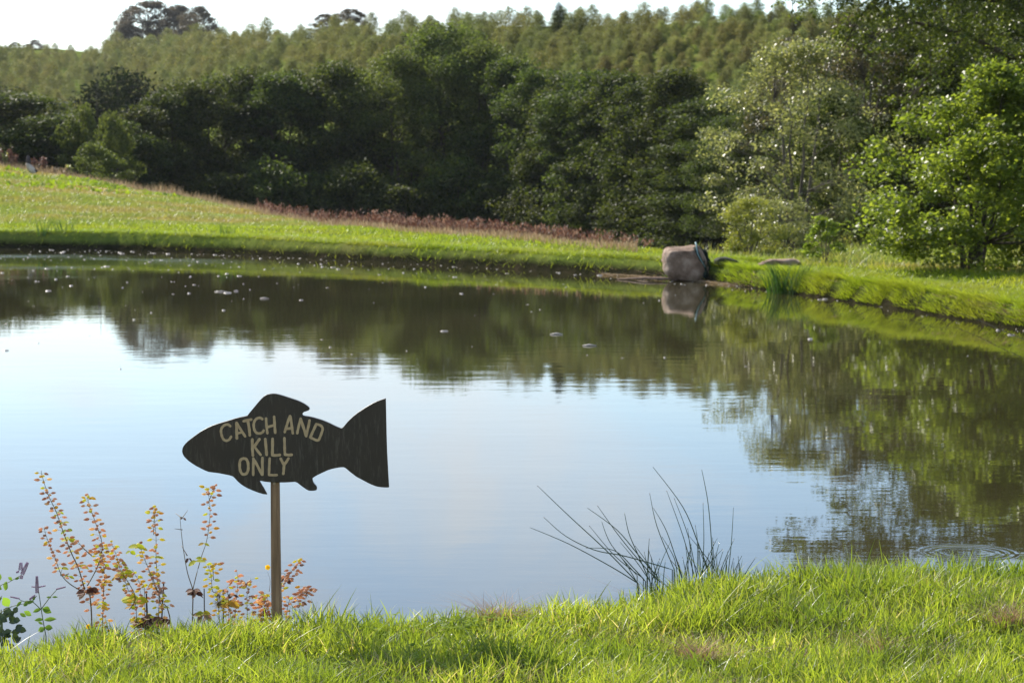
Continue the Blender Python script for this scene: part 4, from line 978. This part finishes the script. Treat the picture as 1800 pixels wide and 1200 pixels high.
words = {
 'catch': [[(474,352),(462,341),(446,338),(428,344),(412,358),(402,378),(401,400),(406,425),(415,448),(430,463),(447,466),(464,458),(474,446),(480,434)],
           [(526,448),(525,410),(524,365),(524,326)], [(526,328),(548,365),(572,402),(591,432)], [(528,408),(562,401)],
           [(580,312),(610,304),(640,299)], [(612,306),(619,345),(625,385),(628,424)],
           [(727,296),(715,287),(700,286),(684,292),(670,305),(661,325),(659,350),(664,378),(674,398),(692,408),(712,408),(728,400),(738,386)],
           [(756,290),(759,330),(763,375),(767,408)], [(820,277),(823,320),(826,365),(829,404)], [(764,360),(825,342)]],
 'and': [[(946,272),(930,315),(916,360),(904,398)], [(948,274),(956,320),(962,365),(968,408)], [(918,372),(960,368)],
         [(1030,292),(1020,330),(1010,372),(1003,408)], [(1030,296),(1045,340),(1060,385),(1074,430)], [(1100,306),(1092,350),(1082,390),(1074,428)],
         [(1152,336),(1138,370),(1120,408),(1106,440)], [(1106,440),(1130,452),(1156,463),(1172,460),(1184,436),(1196,404),(1204,376),(1198,356),(1180,342),(1152,336)]],
 'kill': [[(648,456),(648,500),(650,545),(653,584)], [(704,454),(685,482),(662,514)], [(664,512),(688,545),(714,578)], [(750,454),(754,495),(758,540),(761,578)],
          [(808,452),(808,500),(807,545),(806,580)], [(806,580),(835,582),(866,578)], [(902,446),(903,490),(904,535),(906,575)], [(906,575),(935,579),(960,577)]],
 'only': [[(582,606),(562,612),(550,632),(548,665),(552,698),(564,724),(582,732),(602,724),(614,700),(616,668),(612,634),(600,612),(582,606)],
          [(656,606),(656,650),(655,695),(655,736)], [(656,608),(678,645),(702,690),(724,734)], [(728,602),(727,645),(728,690),(728,734)],
          [(785,606),(783,650),(781,700),(780,736)], [(780,736),(812,738),(842,737)], [(872,608),(886,635),(900,660)], [(934,606),(918,632),(900,660),(896,700),(893,728)]]}
def catmull(pts, k=5):
    if len(pts) < 3: return pts
    o = []; q = [pts[0]] + list(pts) + [pts[-1]]
    for i in range(1, len(q) - 2):
        for s_ in range(k):
            t = s_ / k
            o.append(tuple(.5 * (2 * q[i][c] + (q[i + 1][c] - q[i - 1][c]) * t + (2 * q[i - 1][c] - 5 * q[i][c] + 4 * q[i + 1][c] - q[i + 2][c]) * t * t + (3 * q[i][c] - q[i - 1][c] - 3 * q[i + 1][c] + q[i + 2][c]) * t ** 3) for c in (0, 1)))
    return o + [pts[-1]]
layer = 0
for wname, strokes in words.items():
    m = MB()
    for si_, stx in enumerate(strokes):
        pl = catmull(stx); layer += 1
        yoff = -TH / 2 - .0006 - .00012 * (layer % 7)
        rs = random.Random(layer); n_ = len(pl); w0 = rs.uniform(9.6, 11.2); rws = []
        closed = stx[0] == stx[-1]
        # rounded brush ends
        def pt(a, b): return Zs(a, b) - so + Vector((0, yoff, 0))
        for i in range(n_):
            a = pl[max(i - 1, 0)]; b = pl[min(i + 1, n_ - 1)]
            if closed and i in (0, n_ - 1): a, b = pl[-2], pl[1]
            tx, ty = b[0] - a[0], b[1] - a[1]; l_ = math.hypot(tx, ty); tx /= l_; ty /= l_
            ww = w0 * (1 + .07 * math.sin(i * .9 + layer))
            rws.append((pt(pl[i][0] - ty * ww, pl[i][1] + tx * ww), pt(pl[i][0] + ty * ww, pl[i][1] - tx * ww)))
            if not closed and i in (0, n_ - 1):
                sg = -1 if i == 0 else 1
                fan = [pt(pl[i][0] + (math.cos(q) * tx * sg - math.sin(q) * ty) * w0 * .95, pl[i][1] + (math.cos(q) * ty * sg + math.sin(q) * tx) * w0 * .95) for q in [math.pi * (j / 6 - .5) for j in range(7)]]
                m.poly(fan)
        for i in range(n_ - 1): m.poly([rws[i][0], rws[i][1], rws[i + 1][1], rws[i + 1][0]])
    m.build('lettering', M_letter, sgnE, smooth=False)
# square post with worn corners, slightly leaning
bm = bmesh.new(); rings = []
for py, l_, r_ in ((735, 475.5, 489.5), (846, 475, 490), (960, 475.5, 491.5), (1040, 476, 493), (1110, 477, 495)):
    a, b = P(l_, py, SY), P(r_, py, SY); w_ = (b.x - a.x); c = 0.003; y0 = SY + TH / 2 + .0006
    rings.append([bm.verts.new(Vector(q) - so) for q in ((a.x + c, y0, a.z), (b.x - c, y0, a.z), (b.x, y0 + c, a.z), (b.x, y0 + w_ - c, a.z), (b.x - c, y0 + w_, a.z), (a.x + c, y0 + w_, a.z), (a.x, y0 + w_ - c, a.z), (a.x, y0 + c, a.z))])
for A_, B_ in zip(rings, rings[1:]):
    for i in range(8): bm.faces.new((A_[i], A_[(i + 1) % 8], B_[(i + 1) % 8], B_[i]))
bm.faces.new(rings[0]); bm.faces.new(rings[-1]); bmesh.ops.recalc_face_normals(bm, faces=bm.faces[:])
me = bpy.data.meshes.new('post'); bm.to_mesh(me); bm.free(); me.materials.append(M_post); link('post', me, sgnE)
m = MB(); q = P(481.5, 849.5, SY) - so; m.ball((q.x, TH / 2 + .0005, q.z), (.006, .003, .006)); m.build('bolt', M_bolt, sgnE)

# ------------------------------------------------------------------ foreground plants
FY = 8.22
def Z1(x, y, Y=FY): return P(x / 2.857, 780 + y / 2.857, Y)
def smooth_path(pts, k=4):
    o = []; q = [pts[0]] + list(pts) + [pts[-1]]
    for i in range(1, len(q) - 2):
        for s_ in range(k):
            t = s_ / k; a, b, c, d = q[i - 1], q[i], q[i + 1], q[i + 2]
            o.append(.5 * (2 * b + (c - a) * t + (2 * a - 5 * b + 4 * c - d) * t * t + (3 * b - a - 3 * c + d) * t ** 3))
    return o + [pts[-1]]
def pod(m, base, d, rr, s):
    d = d.normalized(); q = d.to_track_quat('Z', 'Y').to_matrix()
    m.ball(base + d * .009 * s, (.0072 * s, .0055 * s, .0096 * s), q, 6, 5, .35)
def seed_plant(label, base_px, branches, pods_ranges, leaves=(), dY=0.0, seed=1, stem_r=.0028, flowers=(), group='dry seed stalks on the near bank', tuft=None, name='monkey_flower'):
    """branches: list of pixel paths; pods_ranges: (branch, t0, t1, spacing, green fraction)"""
    rr = random.Random(seed); Y = FY + dY
    b0 = Z1(*base_px, Y); gzb = gz(b0.x, Y)
    e = empty(name, (b0.x, Y, gzb), label, 'plant', group); o = e.location.copy()
    parts_ = []; paths = []
    for bi, br in enumerate(branches):
        ph = rr.random() * 6.28
        pts = [Z1(a, b, Y) + Vector((0, .05 * math.sin(ph + i * .7) * (i > 0), 0)) for i, (a, b) in enumerate(br)]
        if bi == 0 or abs(br[0][1] - base_px[1]) < 8: pts[0].z = min(pts[0].z, gzb - .01)
        sp_ = smooth_path(pts); paths.append(sp_)
        r_ = stem_r * (1 if bi == 0 else .72)
        bm_ = MB(); bm_.tube([p - o for p in sp_], [r_ * (1 - .72 * i / (len(sp_) - 1)) for i in range(len(sp_))], 6); parts_.append(bm_)
    for bi, t0, t1, step, green in pods_ranges:
        sp_ = paths[bi]; m = MB(); mg = MB(); st2 = MB()
        Ls = [0]
        for a, b in zip(sp_, sp_[1:]): Ls.append(Ls[-1] + (b - a).length)
        s_ = Ls[-1] * t0; k = 0
        step *= 1.28
        while s_ < Ls[-1] * t1:
            i = max(j for j in range(len(Ls)) if Ls[j] <= s_); i = min(i, len(sp_) - 2)
            c = sp_[i].lerp(sp_[i + 1], (s_ - Ls[i]) / max(1e-6, Ls[i + 1] - Ls[i])); tan = (sp_[i + 1] - sp_[i]).normalized()
            a0 = (k % 2) * 1.57 + rr.uniform(-.4, .4)
            for sgn in (0, math.pi):
                if rr.random() < .12: continue
                sd = Vector((math.cos(a0 + sgn), math.sin(a0 + sgn), 0))
                ln = rr.uniform(.007, .02) * (1.25 - .5 * s_ / Ls[-1])
                tip = c + sd * ln + tan * ln * .5
                st2.tube([c - o, c.lerp(tip, .5) + Vector((0, 0, .002)) - o, tip - o], [.0006, .0005, .0005], 4, False)
                dd = sd * .8 + tan * .15 + Vector((0, 0, rr.uniform(-.5, .1)))
                tt = s_ / Ls[-1]
                (mg if rr.random() < green * (0.4 + 1.2 * max(0, tt - .6)) else m).v
                tgt = mg if rr.random() < green + (.35 if tt > .93 else 0) else m
                pod(tgt, tip - o, dd, rr, rr.uniform(.75, 1.15))
            s_ += step * rr.uniform(.7, 1.3); k += 1
        parts_[bi].add(st2, 1); parts_[bi].add(m, 2); parts_[bi].add(mg, 3); parts_[bi].spike = True
    for bi, b_ in enumerate(parts_):
        ob = b_.build('seed_spike' if hasattr(b_, 'spike') else 'stem', M_stem, e)
        if b_.mi:
            for mt in (M_gstem, M_pod, M_podgreen): ob.data.materials.append(mt)
            while len(b_.mi) < len(b_.f): b_.mi.append(0)
            ob.data.polygons.foreach_set('material_index', np.array(b_.mi, dtype=np.int32))
    if leaves:
        m = MB(); md = MB()
        for lx, ly, sz_, kind in leaves:
            c = Z1(lx, ly, Y) - o
            for k in range(2 if kind != 'd' else 5):
                a = (0 if k % 2 else math.pi) + rr.uniform(-.5, .5)
                dv = Vector((math.cos(a), math.sin(a) * .7, rr.uniform(-.35, .25) if kind != 'd' else rr.uniform(-1, .3)))
                (md if kind == 'd' else m).leaf(c, dv, (rr.uniform(-.3, .3), rr.uniform(-.9, -.2), 1), sz_ / 2.857 * Y / F * rr.uniform(1.0, 1.4), sz_ / 2.857 * Y / F * 1.0, .3, round_=(kind == 'r'))
        if m.v: m.build('foliage', M_yleaf, e)
        if md.v: md.build('withered_foliage', M_rust, e)
    for fx_, fy_ in flowers:
        m = MB(); c = Z1(fx_, fy_, Y) - o
        for k in range(5):
            a = k * 1.257; m.leaf(c, (math.cos(a), -.5, math.sin(a)), (0, -1, .2), .011, .011, .1, round_=True)
        m.build('flower', M_petal, e)
    if tuft:
        for tx, ty, n_ in tuft:
            m = MB(); c = Z1(tx, ty, Y) - o
            for k in range(n_):
                d = Vector((rr.gauss(0, 1), rr.gauss(0, 1), rr.gauss(0, 1))).normalized() * rr.uniform(.012, .03)
                m.tube([c, c + d * .5 + Vector((0, 0, -.002)), c + d], [.0006, .0005, .0003], 3, False)
            m.build('dry_tuft', M_dry, e)
    return e
seed_plant('tallest dry seed stalk of the near bank, forked into three and leaning left', (470, 945),
    [[(470,945),(448,840),(426,745),(400,620),(370,535),(330,430),(290,335),(240,255),(205,180),(192,142)],
     [(405,735),(360,690),(320,640),(285,560),(238,475),(212,422)], [(438,712),(490,612),(520,500),(490,380),(460,300),(445,258)],
     [(460,560),(430,510),(395,470)], [(345,650),(318,648),(330,600)]],
    [(0, .47, 1, .0105, .1), (1, .3, 1, .0115, .12), (2, .15, 1, .0085, .18), (3, .1, 1, .012, .1)],
    leaves=[(345,480,38,'r'), (370,540,30,'l'), (395,612,45,'l'), (335,435,26,'r'), (318,395,22,'l'), (300,345,18,'l'), (310,625,30,'r'), (345,665,22,'l'), (430,740,40,'d'), (462,722,34,'d'), (478,940,34,'d')],
    flowers=[(445, 915)], seed=3)
seed_plant('leaning seed stalk rising into the dense head of the tallest one', (488, 935),
    [[(488,935),(508,800),(522,690),(524,600),(512,500)]], [(0, .5, 1, .0075, .15)],
    leaves=[(510,795,30,'l'), (512,815,30,'r'), (524,690,34,'l'), (525,605,24,'l')], dY=.03, seed=4, stem_r=.0022)
seed_plant('brown seed stalk arching from the right into the dense head', (905, 935),
    [[(905,935),(862,850),(815,790),(795,735),(745,640),(705,560),(690,508)], [(650,830),(690,760),(640,680),(600,640),(570,560),(545,500)], [(815,790),(780,700),(740,625)]],
    [(0, .6, 1, .012, .4), (1, .45, 1, .011, .25)], leaves=[(690,515,34,'r'), (700,560,22,'l'), (775,700,28,'l'), (655,540,24,'r'), (790,740,30,'d')], dY=-.03, seed=5, stem_r=.0024)
seed_plant('seed stalk with its spike standing upright above a bushy leafy base', (700, 930),
    [[(760,915),(805,800),(790,690),(776,580),(772,455),(758,322)], [(772,455),(778,380),(778,318)], [(700,930),(690,820),(655,720),(628,640),(612,600)], [(705,930),(720,800),(700,700),(670,620)], [(700,930),(735,860),(700,780),(690,720)]],
    [(0, .48, 1, .0135, .3), (1, .2, 1, .012, .6), (2, .25, 1, .009, .45), (3, .3, 1, .011, .3)],
    leaves=[(778,570,26,'l'), (776,655,30,'l'), (600,665,34,'r'), (625,650,34,'r'), (665,790,46,'r'), (690,780,44,'r'), (650,770,36,'r'), (820,820,26,'l'), (740,880,60,'d'), (700,890,44,'d'), (770,870,44,'d'), (800,890,50,'d'), (720,900,50,'d'), (830,880,30,'d'), (680,880,30,'r'), (655,820,26,'l')], seed=6, stem_r=.002)
seed_plant('dry forked stalk left of the sign post with one bare brown tip', (950, 895),
    [[(950,895),(960,815),(966,740),(945,640),(930,520),(920,430),(910,360)], [(966,740),(985,650),(1005,570),(1030,490),(1050,350),(1043,222)], [(912,370),(870,357)], [(915,430),(885,415)], [(912,375),(935,340)], [(940,560),(903,518)], [(1044,300),(1072,220)]],
    [(1, .5, 1, .0125, .12), (6, .4, 1, .009, .6)], leaves=[(970,735,34,'d'), (985,750,30,'d'), (985,590,34,'r'), (1015,575,24,'l'), (1025,500,22,'l'), (948,575,20,'d'), (920,372,14,'d')], seed=8, stem_r=.0026)
seed_plant('short leafy seed stalk with pale green pods right of the forked one', (1120, 900),
    [[(1120,900),(1100,800),(1075,725),(1070,660),(1050,600)], [(1072,680),(1070,620),(1082,590)], [(1145,900),(1180,780),(1190,700),(1185,630)], [(1145,900),(1150,800),(1130,740),(1160,700)]],
    [(0, .6, 1, .011, .9), (1, .3, 1, .01, .9), (2, .3, 1, .0105, .15), (3, .4, 1, .0095, .25)],
    leaves=[(1080,720,24,'l'), (1150,790,46,'r'), (1160,810,44,'r'), (1135,800,40,'r'), (1020,860,40,'d'), (1020,850,36,'r'), (1170,760,24,'d'), (1040,870,24,'d')], seed=9, tuft=[(1100, 800, 120), (1100, 760, 60)], stem_r=.0018)
seed_plant('thin seed stalk between the leafy one and the sign post', (1250, 880),
    [[(1250,880),(1248,800),(1252,730),(1264,662)], [(1252,740),(1235,700),(1228,680)], [(1262,720),(1280,720)]], [(0, .2, 1, .0125, .2), (1, .2, 1, .01, .1)], leaves=[(1250,800,20,'l'), (1262,765,16,'d')], seed=10, stem_r=.0012)
seed_plant('reddish bushy seed stalk touching the left side of the sign post', (1345, 890),
    [[(1345,890),(1330,830),(1335,780),(1322,745)], [(1345,890),(1350,800),(1352,740)], [(1345,890),(1305,830),(1295,790)], [(1352,740),(1360,680),(1350,630)]], [(0, .15, 1, .0085, .1), (1, .3, 1, .0085, .1), (2, .4, 1, .009, .1)], leaves=[(1330,760,20,'l'), (1310,850,20,'d'), (1340,850,26,'d')], flowers=[(1345, 618)], seed=11, dY=.06, stem_r=.0014)
seed_plant('seed stalk leaning right from behind the sign post', (1395, 850),
    [[(1395,850),(1412,770),(1432,690),(1465,635),(1500,590),(1508,575)], [(1432,690),(1445,660),(1430,635)], [(1465,635),(1500,630)]], [(0, .3, 1, .0105, .1), (1, .3, 1, .009, .1), (2, .5, 1, .01, .1)], leaves=[(1430,668,26,'d'), (1440,690,20,'d')], seed=12, dY=.07, stem_r=.0014)
seed_plant('rightmost low seed stalk spreading beside the sign post', (1400, 880),
    [[(1400,880),(1440,825),(1490,770),(1530,735),(1572,718)], [(1490,770),(1520,800),(1548,745)], [(1530,735),(1545,715),(1530,708)]], [(0, .35, 1, .011, .05), (1, .2, 1, .011, .05), (2, .3, 1, .008, .1)], seed=13, dY=.05, stem_r=.0012, tuft=[(1540, 745, 30)])
# broken dead stubs
for k, (a, b, r_, lab) in enumerate((((735, 750), (742, 930), .0036, 'broken dark stub standing in the bushy seed plant'), ((1025, 725), (1022, 880), .0026, 'thin broken stub between the forked stalk and the leafy one'), ((1120, 730), (1116, 900), .003, 'short dark stub beside the dry tuft'), ((822, 700), (765, 920), .0032, 'slanting dark stub crossing the arching stalk'))):
    p, q = Z1(*a, FY + .01), Z1(*b, FY + .01); q.z = gz(q.x, q.y) - .01
    m = MB(); m.tube([q, q.lerp(p, .5) + Vector((.002, 0, 0)), p], [r_ * 1.2, r_, r_ * .85], 6); tag(m.build('dead_stub', M_deadstem), lab, 'plant stub', 'broken stubs on the near bank')
# mint
def mint(label, base_px, stems, spikes, leaves, seed, dY=0):
    rr = random.Random(seed); Y = FY + dY; b0 = Z1(*base_px, Y); g0 = gz(b0.x, Y)
    e = empty('mint_plant', (b0.x, Y, g0), label, 'plant', 'mint plants at the left edge'); o = e.location.copy()
    m = MB()
    for i, s_ in enumerate(stems):
        pts = smooth_path([Z1(a, b, Y) - o for a, b in s_])
        if i == 0: pts[0].z = -.01
        m.tube(pts, [.0019 * (1 - .5 * j / len(pts)) for j in range(len(pts))], 6)
    m.build('stem', M_gstem, e)
    for a, b, r_ in spikes:
        m = MB(); p, q = Z1(*a, Y) - o, Z1(*b, Y) - o; n_ = max(3, int((q - p).length / .0035)); r_ = r_ / 2.857 * Y / F
        for i in range(n_):
            c = p.lerp(q, i / n_); rad_ = r_ * (1 - .45 * (i / n_) ** 2)
            for k in range(7):
                an = k * .9 + i * .5; side = Vector((math.cos(an), math.sin(an), 0)); ax = (q - p).normalized(); side = (side - ax * side.dot(ax))
                m.ball(c + side * rad_ * .75, (.0018, .0018, .0022), None, 5, 4)
        m.build('flower_spike', M_mintfl, e)
    m = MB()
    for lx, ly, ang, L_, W_ in leaves:
        c = Z1(lx, ly, Y) - o; a = rad(ang); k = 1 / 2.857 * Y / F
        m.leaf(c, (math.cos(a), rr.uniform(-.3, .2), math.sin(a)), (rr.uniform(-.3, .3), -.8, .7), L_ * k, W_ * k, .15)
    m.build('foliage', M_mint, e)
mint('upright mint with a purple flower spike and paired leaves at the left', (235, 985), [[(235,985),(215,880),(200,780),(188,700),(185,665)], [(205,830),(250,770),(290,725)], [(205,830),(160,790),(120,790),(90,775)], [(160,790),(185,760)]],
     [((186,745),(185,660),10), ((195,718),(232,710),7), ((178,718),(155,715),7), ((285,728),(332,716),8), ((95,775),(48,765),8), ((150,778),(178,757),8)],
     [(208,828,195,45,24), (212,828,-20,50,34), (215,826,-10,40,38), (218,882,180,48,24), (222,884,10,62,28), (225,925,200,36,36), (225,922,0,40,36), (215,905,150,28,14), (262,768,5,30,12), (258,772,170,28,14), (150,790,210,44,30), (130,800,20,46,24), (110,790,220,40,22), (120,840,-30,44,30), (100,850,-25,36,22), (165,785,60,24,14)], 21)
mint('mint leaning in from the left edge with fluffy mauve flower heads', (10, 960), [[(10,960),(-20,860),(-25,760),(0,712),(40,695),(80,672),(110,655)], [(-20,860),(60,815),(130,800)], [(10,960),(-5,820),(10,760)]],
     [((103,630),(105,592),12), ((112,652),(140,592),13), ((92,640),(80,645),11), ((108,662),(106,680),10)],
     [(36,690,250,52,38), (60,684,130,26,20), (75,678,20,26,18), (10,775,200,50,44), (8,730,160,60,40), (15,770,-60,58,46), (-10,690,80,44,30), (0,850,200,60,50), (-10,700,180,40,34)], 22, dY=-.02)
# dark dock leaves below the mint
e = empty('dock_plant', (Z1(20, 990).x, FY + .03, gz(Z1(20, 990).x, FY + .03)), 'dark broad leaved dock below the mint in the lower left corner', 'plant'); o = e.location.copy(); rr = random.Random(5)
m = MB()
for k in range(34):
    c = Z1(rr.uniform(-30, 85), rr.uniform(830, 1000), FY + .03) + Vector((0, rr.uniform(-.05, .05), 0)) - o; a = rr.uniform(-.6, 3.7)
    m.leaf(c, (math.cos(a), rr.uniform(-.6, .3), math.sin(a)), (rr.uniform(-.5, .5), -1, .5), rr.uniform(.02, .04), rr.uniform(.02, .03), .3)
m.build('foliage', M_darkleaf, e)
m = MB(); m.tube([Vector((0, 0, -.02)), Z1(10, 900, FY + .03) - o, Z1(5, 830, FY + .03) - o], [.003, .003, .002], 6); m.build('stem', M_gstem, e)

# near rushes, traced tip to root
RY = 8.75
def Z8(x, y, Y=RY): return P(900 + x / 2, 780 + y / 2, Y)
rl = [[(93,150),(200,252),(330,372),(445,490)], [(63,293),(200,350),(350,430),(445,488)], [(115,260),(190,322),(290,368),(400,388),(560,432)], [(265,225),(370,305),(450,400),(515,475)],
 [(303,220),(380,325),(470,430),(525,478)], [(315,272),(350,355),(440,462)], [(275,292),(365,400),(465,482)], [(395,240),(410,310),(440,380),(482,475)], [(485,178),(510,290),(570,440)],
 [(497,225),(545,310),(590,445)], [(545,168),(600,322),(642,475)], [(495,80),(600,220),(655,350),(702,475)], [(572,195),(622,330),(652,475)], [(667,90),(688,200),(700,330),(706,475)],
 [(672,212),(676,340),(672,470)], [(778,222),(768,350),(752,475)], [(618,300),(628,390),(634,470)], [(650,315),(650,400),(644,470)], [(530,330),(570,400),(582,470)], [(380,345),(440,420),(480,480)],
 [(265,365),(360,375),(430,440),(470,485)], [(750,400),(757,440),(755,480)], [(780,420),(778,450),(776,485)], [(795,425),(790,455),(788,485)], [(600,400),(607,440),(610,480)], [(690,380),(688,430),(690,480)],
 [(720,395),(722,440),(722,480)], [(560,410),(590,450),(600,485)], [(645,290),(660,400),(664,475)], [(815,445),(808,470),(806,488)]]
rx_ = random.Random(77)
for _ in range(46):
    bx_ = rx_.choice([rx_.gauss(480, 30), rx_.gauss(640, 60), rx_.gauss(720, 40)]); hh_ = rx_.uniform(40, 150) * (1 if bx_ < 740 else .7); ln_ = rx_.gauss(-.15 if bx_ < 560 else .05, .3)
    rl.append([(bx_ + ln_ * hh_, 478 - hh_), (bx_ + ln_ * hh_ * .45, 478 - hh_ * .5), (bx_, 482)])
rc = P(1190, 1035, RY); re_ = empty('rush_clump', (rc.x, RY, gz(rc.x, RY)), 'clump of long dark rushes with arching stems on the near bank', 'rush'); o = re_.location.copy()
m = MB(); tips = MB(); rr = random.Random(9)
for k, s_ in enumerate(rl):
    dy = rr.uniform(-.08, .08)
    pts = smooth_path([Z8(a, b, RY) for a, b in reversed(s_)], 5)
    pts = [p + Vector((0, dy * (1 - i / len(pts)), 0)) for i, p in enumerate(pts)]
    pts.insert(0, Vector((pts[0].x, pts[0].y, gz(pts[0].x, pts[0].y) - .02)))
    r0 = .0022 if len(s_) > 3 else .0018
    m.tube([p - o for p in pts], [r0 * (1 - .6 * (i / (len(pts) - 1)) ** 2) for i in range(len(pts))], 6)
    if k % 2 == 0: tips.tube([pts[-1] - o, pts[-1] - o + (pts[-1] - pts[-2]).normalized() * .006], [.0012, .0009], 5)
m.build('stem', M_rush, re_); tips.build('stem_tip', M_rust, re_)
# dry rush litter at its root
def tuftpatch(px, py, Y, n, r_, label, h=.05):
    h *= 1.7; n = int(n * 1.6)
    c = P(px, py, Y); rg = np.random.default_rng(int(px * 7)); a = rg.normal(0, r_, n); b = rg.normal(0, r_, n)
    z0 = gz(c.x, Y); z = H(c.x + a, Y + b) - z0
    V, Q = blades(a, b, z + .01, h * (.4 + rg.random(n)), np.full(n, .0016), .3 + 1.6 * rg.random(n), rg, 3)
    o = link('dead_grass_tuft', mesh_np('dead_tuft', V, Q, M_straw)); o.location = (c.x, Y, z0); tag(o, label, 'dead grass', 'tufts of dead grass on the near bank')
tuftpatch(1190, 1010, 8.74, 260, .05, 'straw coloured litter at the foot of the near rushes', .1)
tuftpatch(875, 1080, 8.36, 300, .04, 'brown dead tuft on the bank edge below the middle of the pond', .075)
tuftpatch(880, 1102, 8.15, 200, .035, 'brown dead tuft just in front of the one on the bank edge', .05)
tuftpatch(705, 1068, 8.35, 160, .03, 'thin dead tuft on the bank edge right of the sign', .09)
tuftpatch(1228, 1150, 7.5, 220, .022, 'small pinkish dead tuft in the lower middle of the turf', .05)
tuftpatch(1772, 1110, 7.9, 200, .02, 'small dead tuft near the right edge of the turf', .05)
tuftpatch(1545, 1150, 7.5, 90, .02, 'faint dead tuft between the two small ones on the turf', .05)
# pale broad leaves on the bank edge
for px, py, Y, ang, L_, W_, mt, lab in ((1203, 0, 0, 0, 0, 0, None, ''), (1490, 1005, 8.9, 130, .075, .035, M_willow, 'pale upright dock leaf on the bank edge right of the rushes'), (1412, 1010, 8.85, 80, .06, .02, M_mint, 'narrow green leaf on the bank edge beside the pale stone'), (750, 1040, 8.4, 70, .06, .01, M_dockleaf, 'single broad grass leaf on the bank edge')):
    if mt is None: continue
    c = P(px, py, Y); z0 = gz(c.x, Y); m = MB(); a = rad(ang)
    m.tube([(0, 0, 0), (0, 0, .04)], .0015, 5); m.leaf((0, 0, .035), (math.cos(a), -.1, math.sin(a)), (.2, -1, .2), L_, W_, .1)
    m.leaf((0, 0, .03), (-.6, -.2, .5), (.2, -1, .2), L_ * .7, W_ * .8, .2)
    o = m.build('broad_leaf', mt); o.location = (c.x, Y, z0); tag(o, lab, 'leaf')
rock('pale_stone', [(1392, 1034), (1392, 1024), (1400, 1019), (1412, 1020), (1418, 1026), (1418, 1034)], 8.8, .05, M_grock, 'small pale stone in the turf on the bank edge', 'stone')
# clover and plantain leaves in the turf
rr = random.Random(31); m = MB()
for k in range(420):
    if k < 120: px, py = rr.gauss(850, 60), rr.gauss(1095, 10)
    else: px, py = rr.uniform(-100, 1900), rr.uniform(1060, 1200)
    bb = (600 - py) / F; kk = 1.58 / (sn - bb * cp); X, Yk = (px - 900) / F * kk, (cp + bb * sn) * kk
    if sdist([X], [Yk])[0] < .05: continue
    z = gz(X, Yk) + rr.uniform(.03, .06)
    for j in range(3):
        a = rr.random() * 6.28; m.leaf((X, Yk, z), (math.cos(a), math.sin(a), rr.uniform(-.1, .5)), (0, 0, 1), rr.uniform(.012, .02), rr.uniform(.01, .016), .1, round_=True)
tag(m.build('clover', M_dockleaf), 'small round yellow green leaves scattered in the near turf', 'clover', kind='stuff')

# ------------------------------------------------------------------ haze: one closed box of air
HAZE = 0.00007
if HAZE > 0:
    m_, nt = mat_new('haze'); v = N(nt, 'ShaderNodeVolumePrincipled'); v.inputs['Density'].default_value = HAZE
    v.inputs['Color'].default_value = (0.85, 0.92, 1.0, 1); v.inputs['Anisotropy'].default_value = 0.3
    o_ = N(nt, 'ShaderNodeOutputMaterial'); nt.links.new(v.outputs[0], o_.inputs['Volume'])
    m = MB(); m.box((0, 740, 20), (1400, 1540, 52)); hz = m.build('haze', m_, smooth=False)
    tag(hz, 'thin summer haze over the valley', 'haze', kind='stuff')
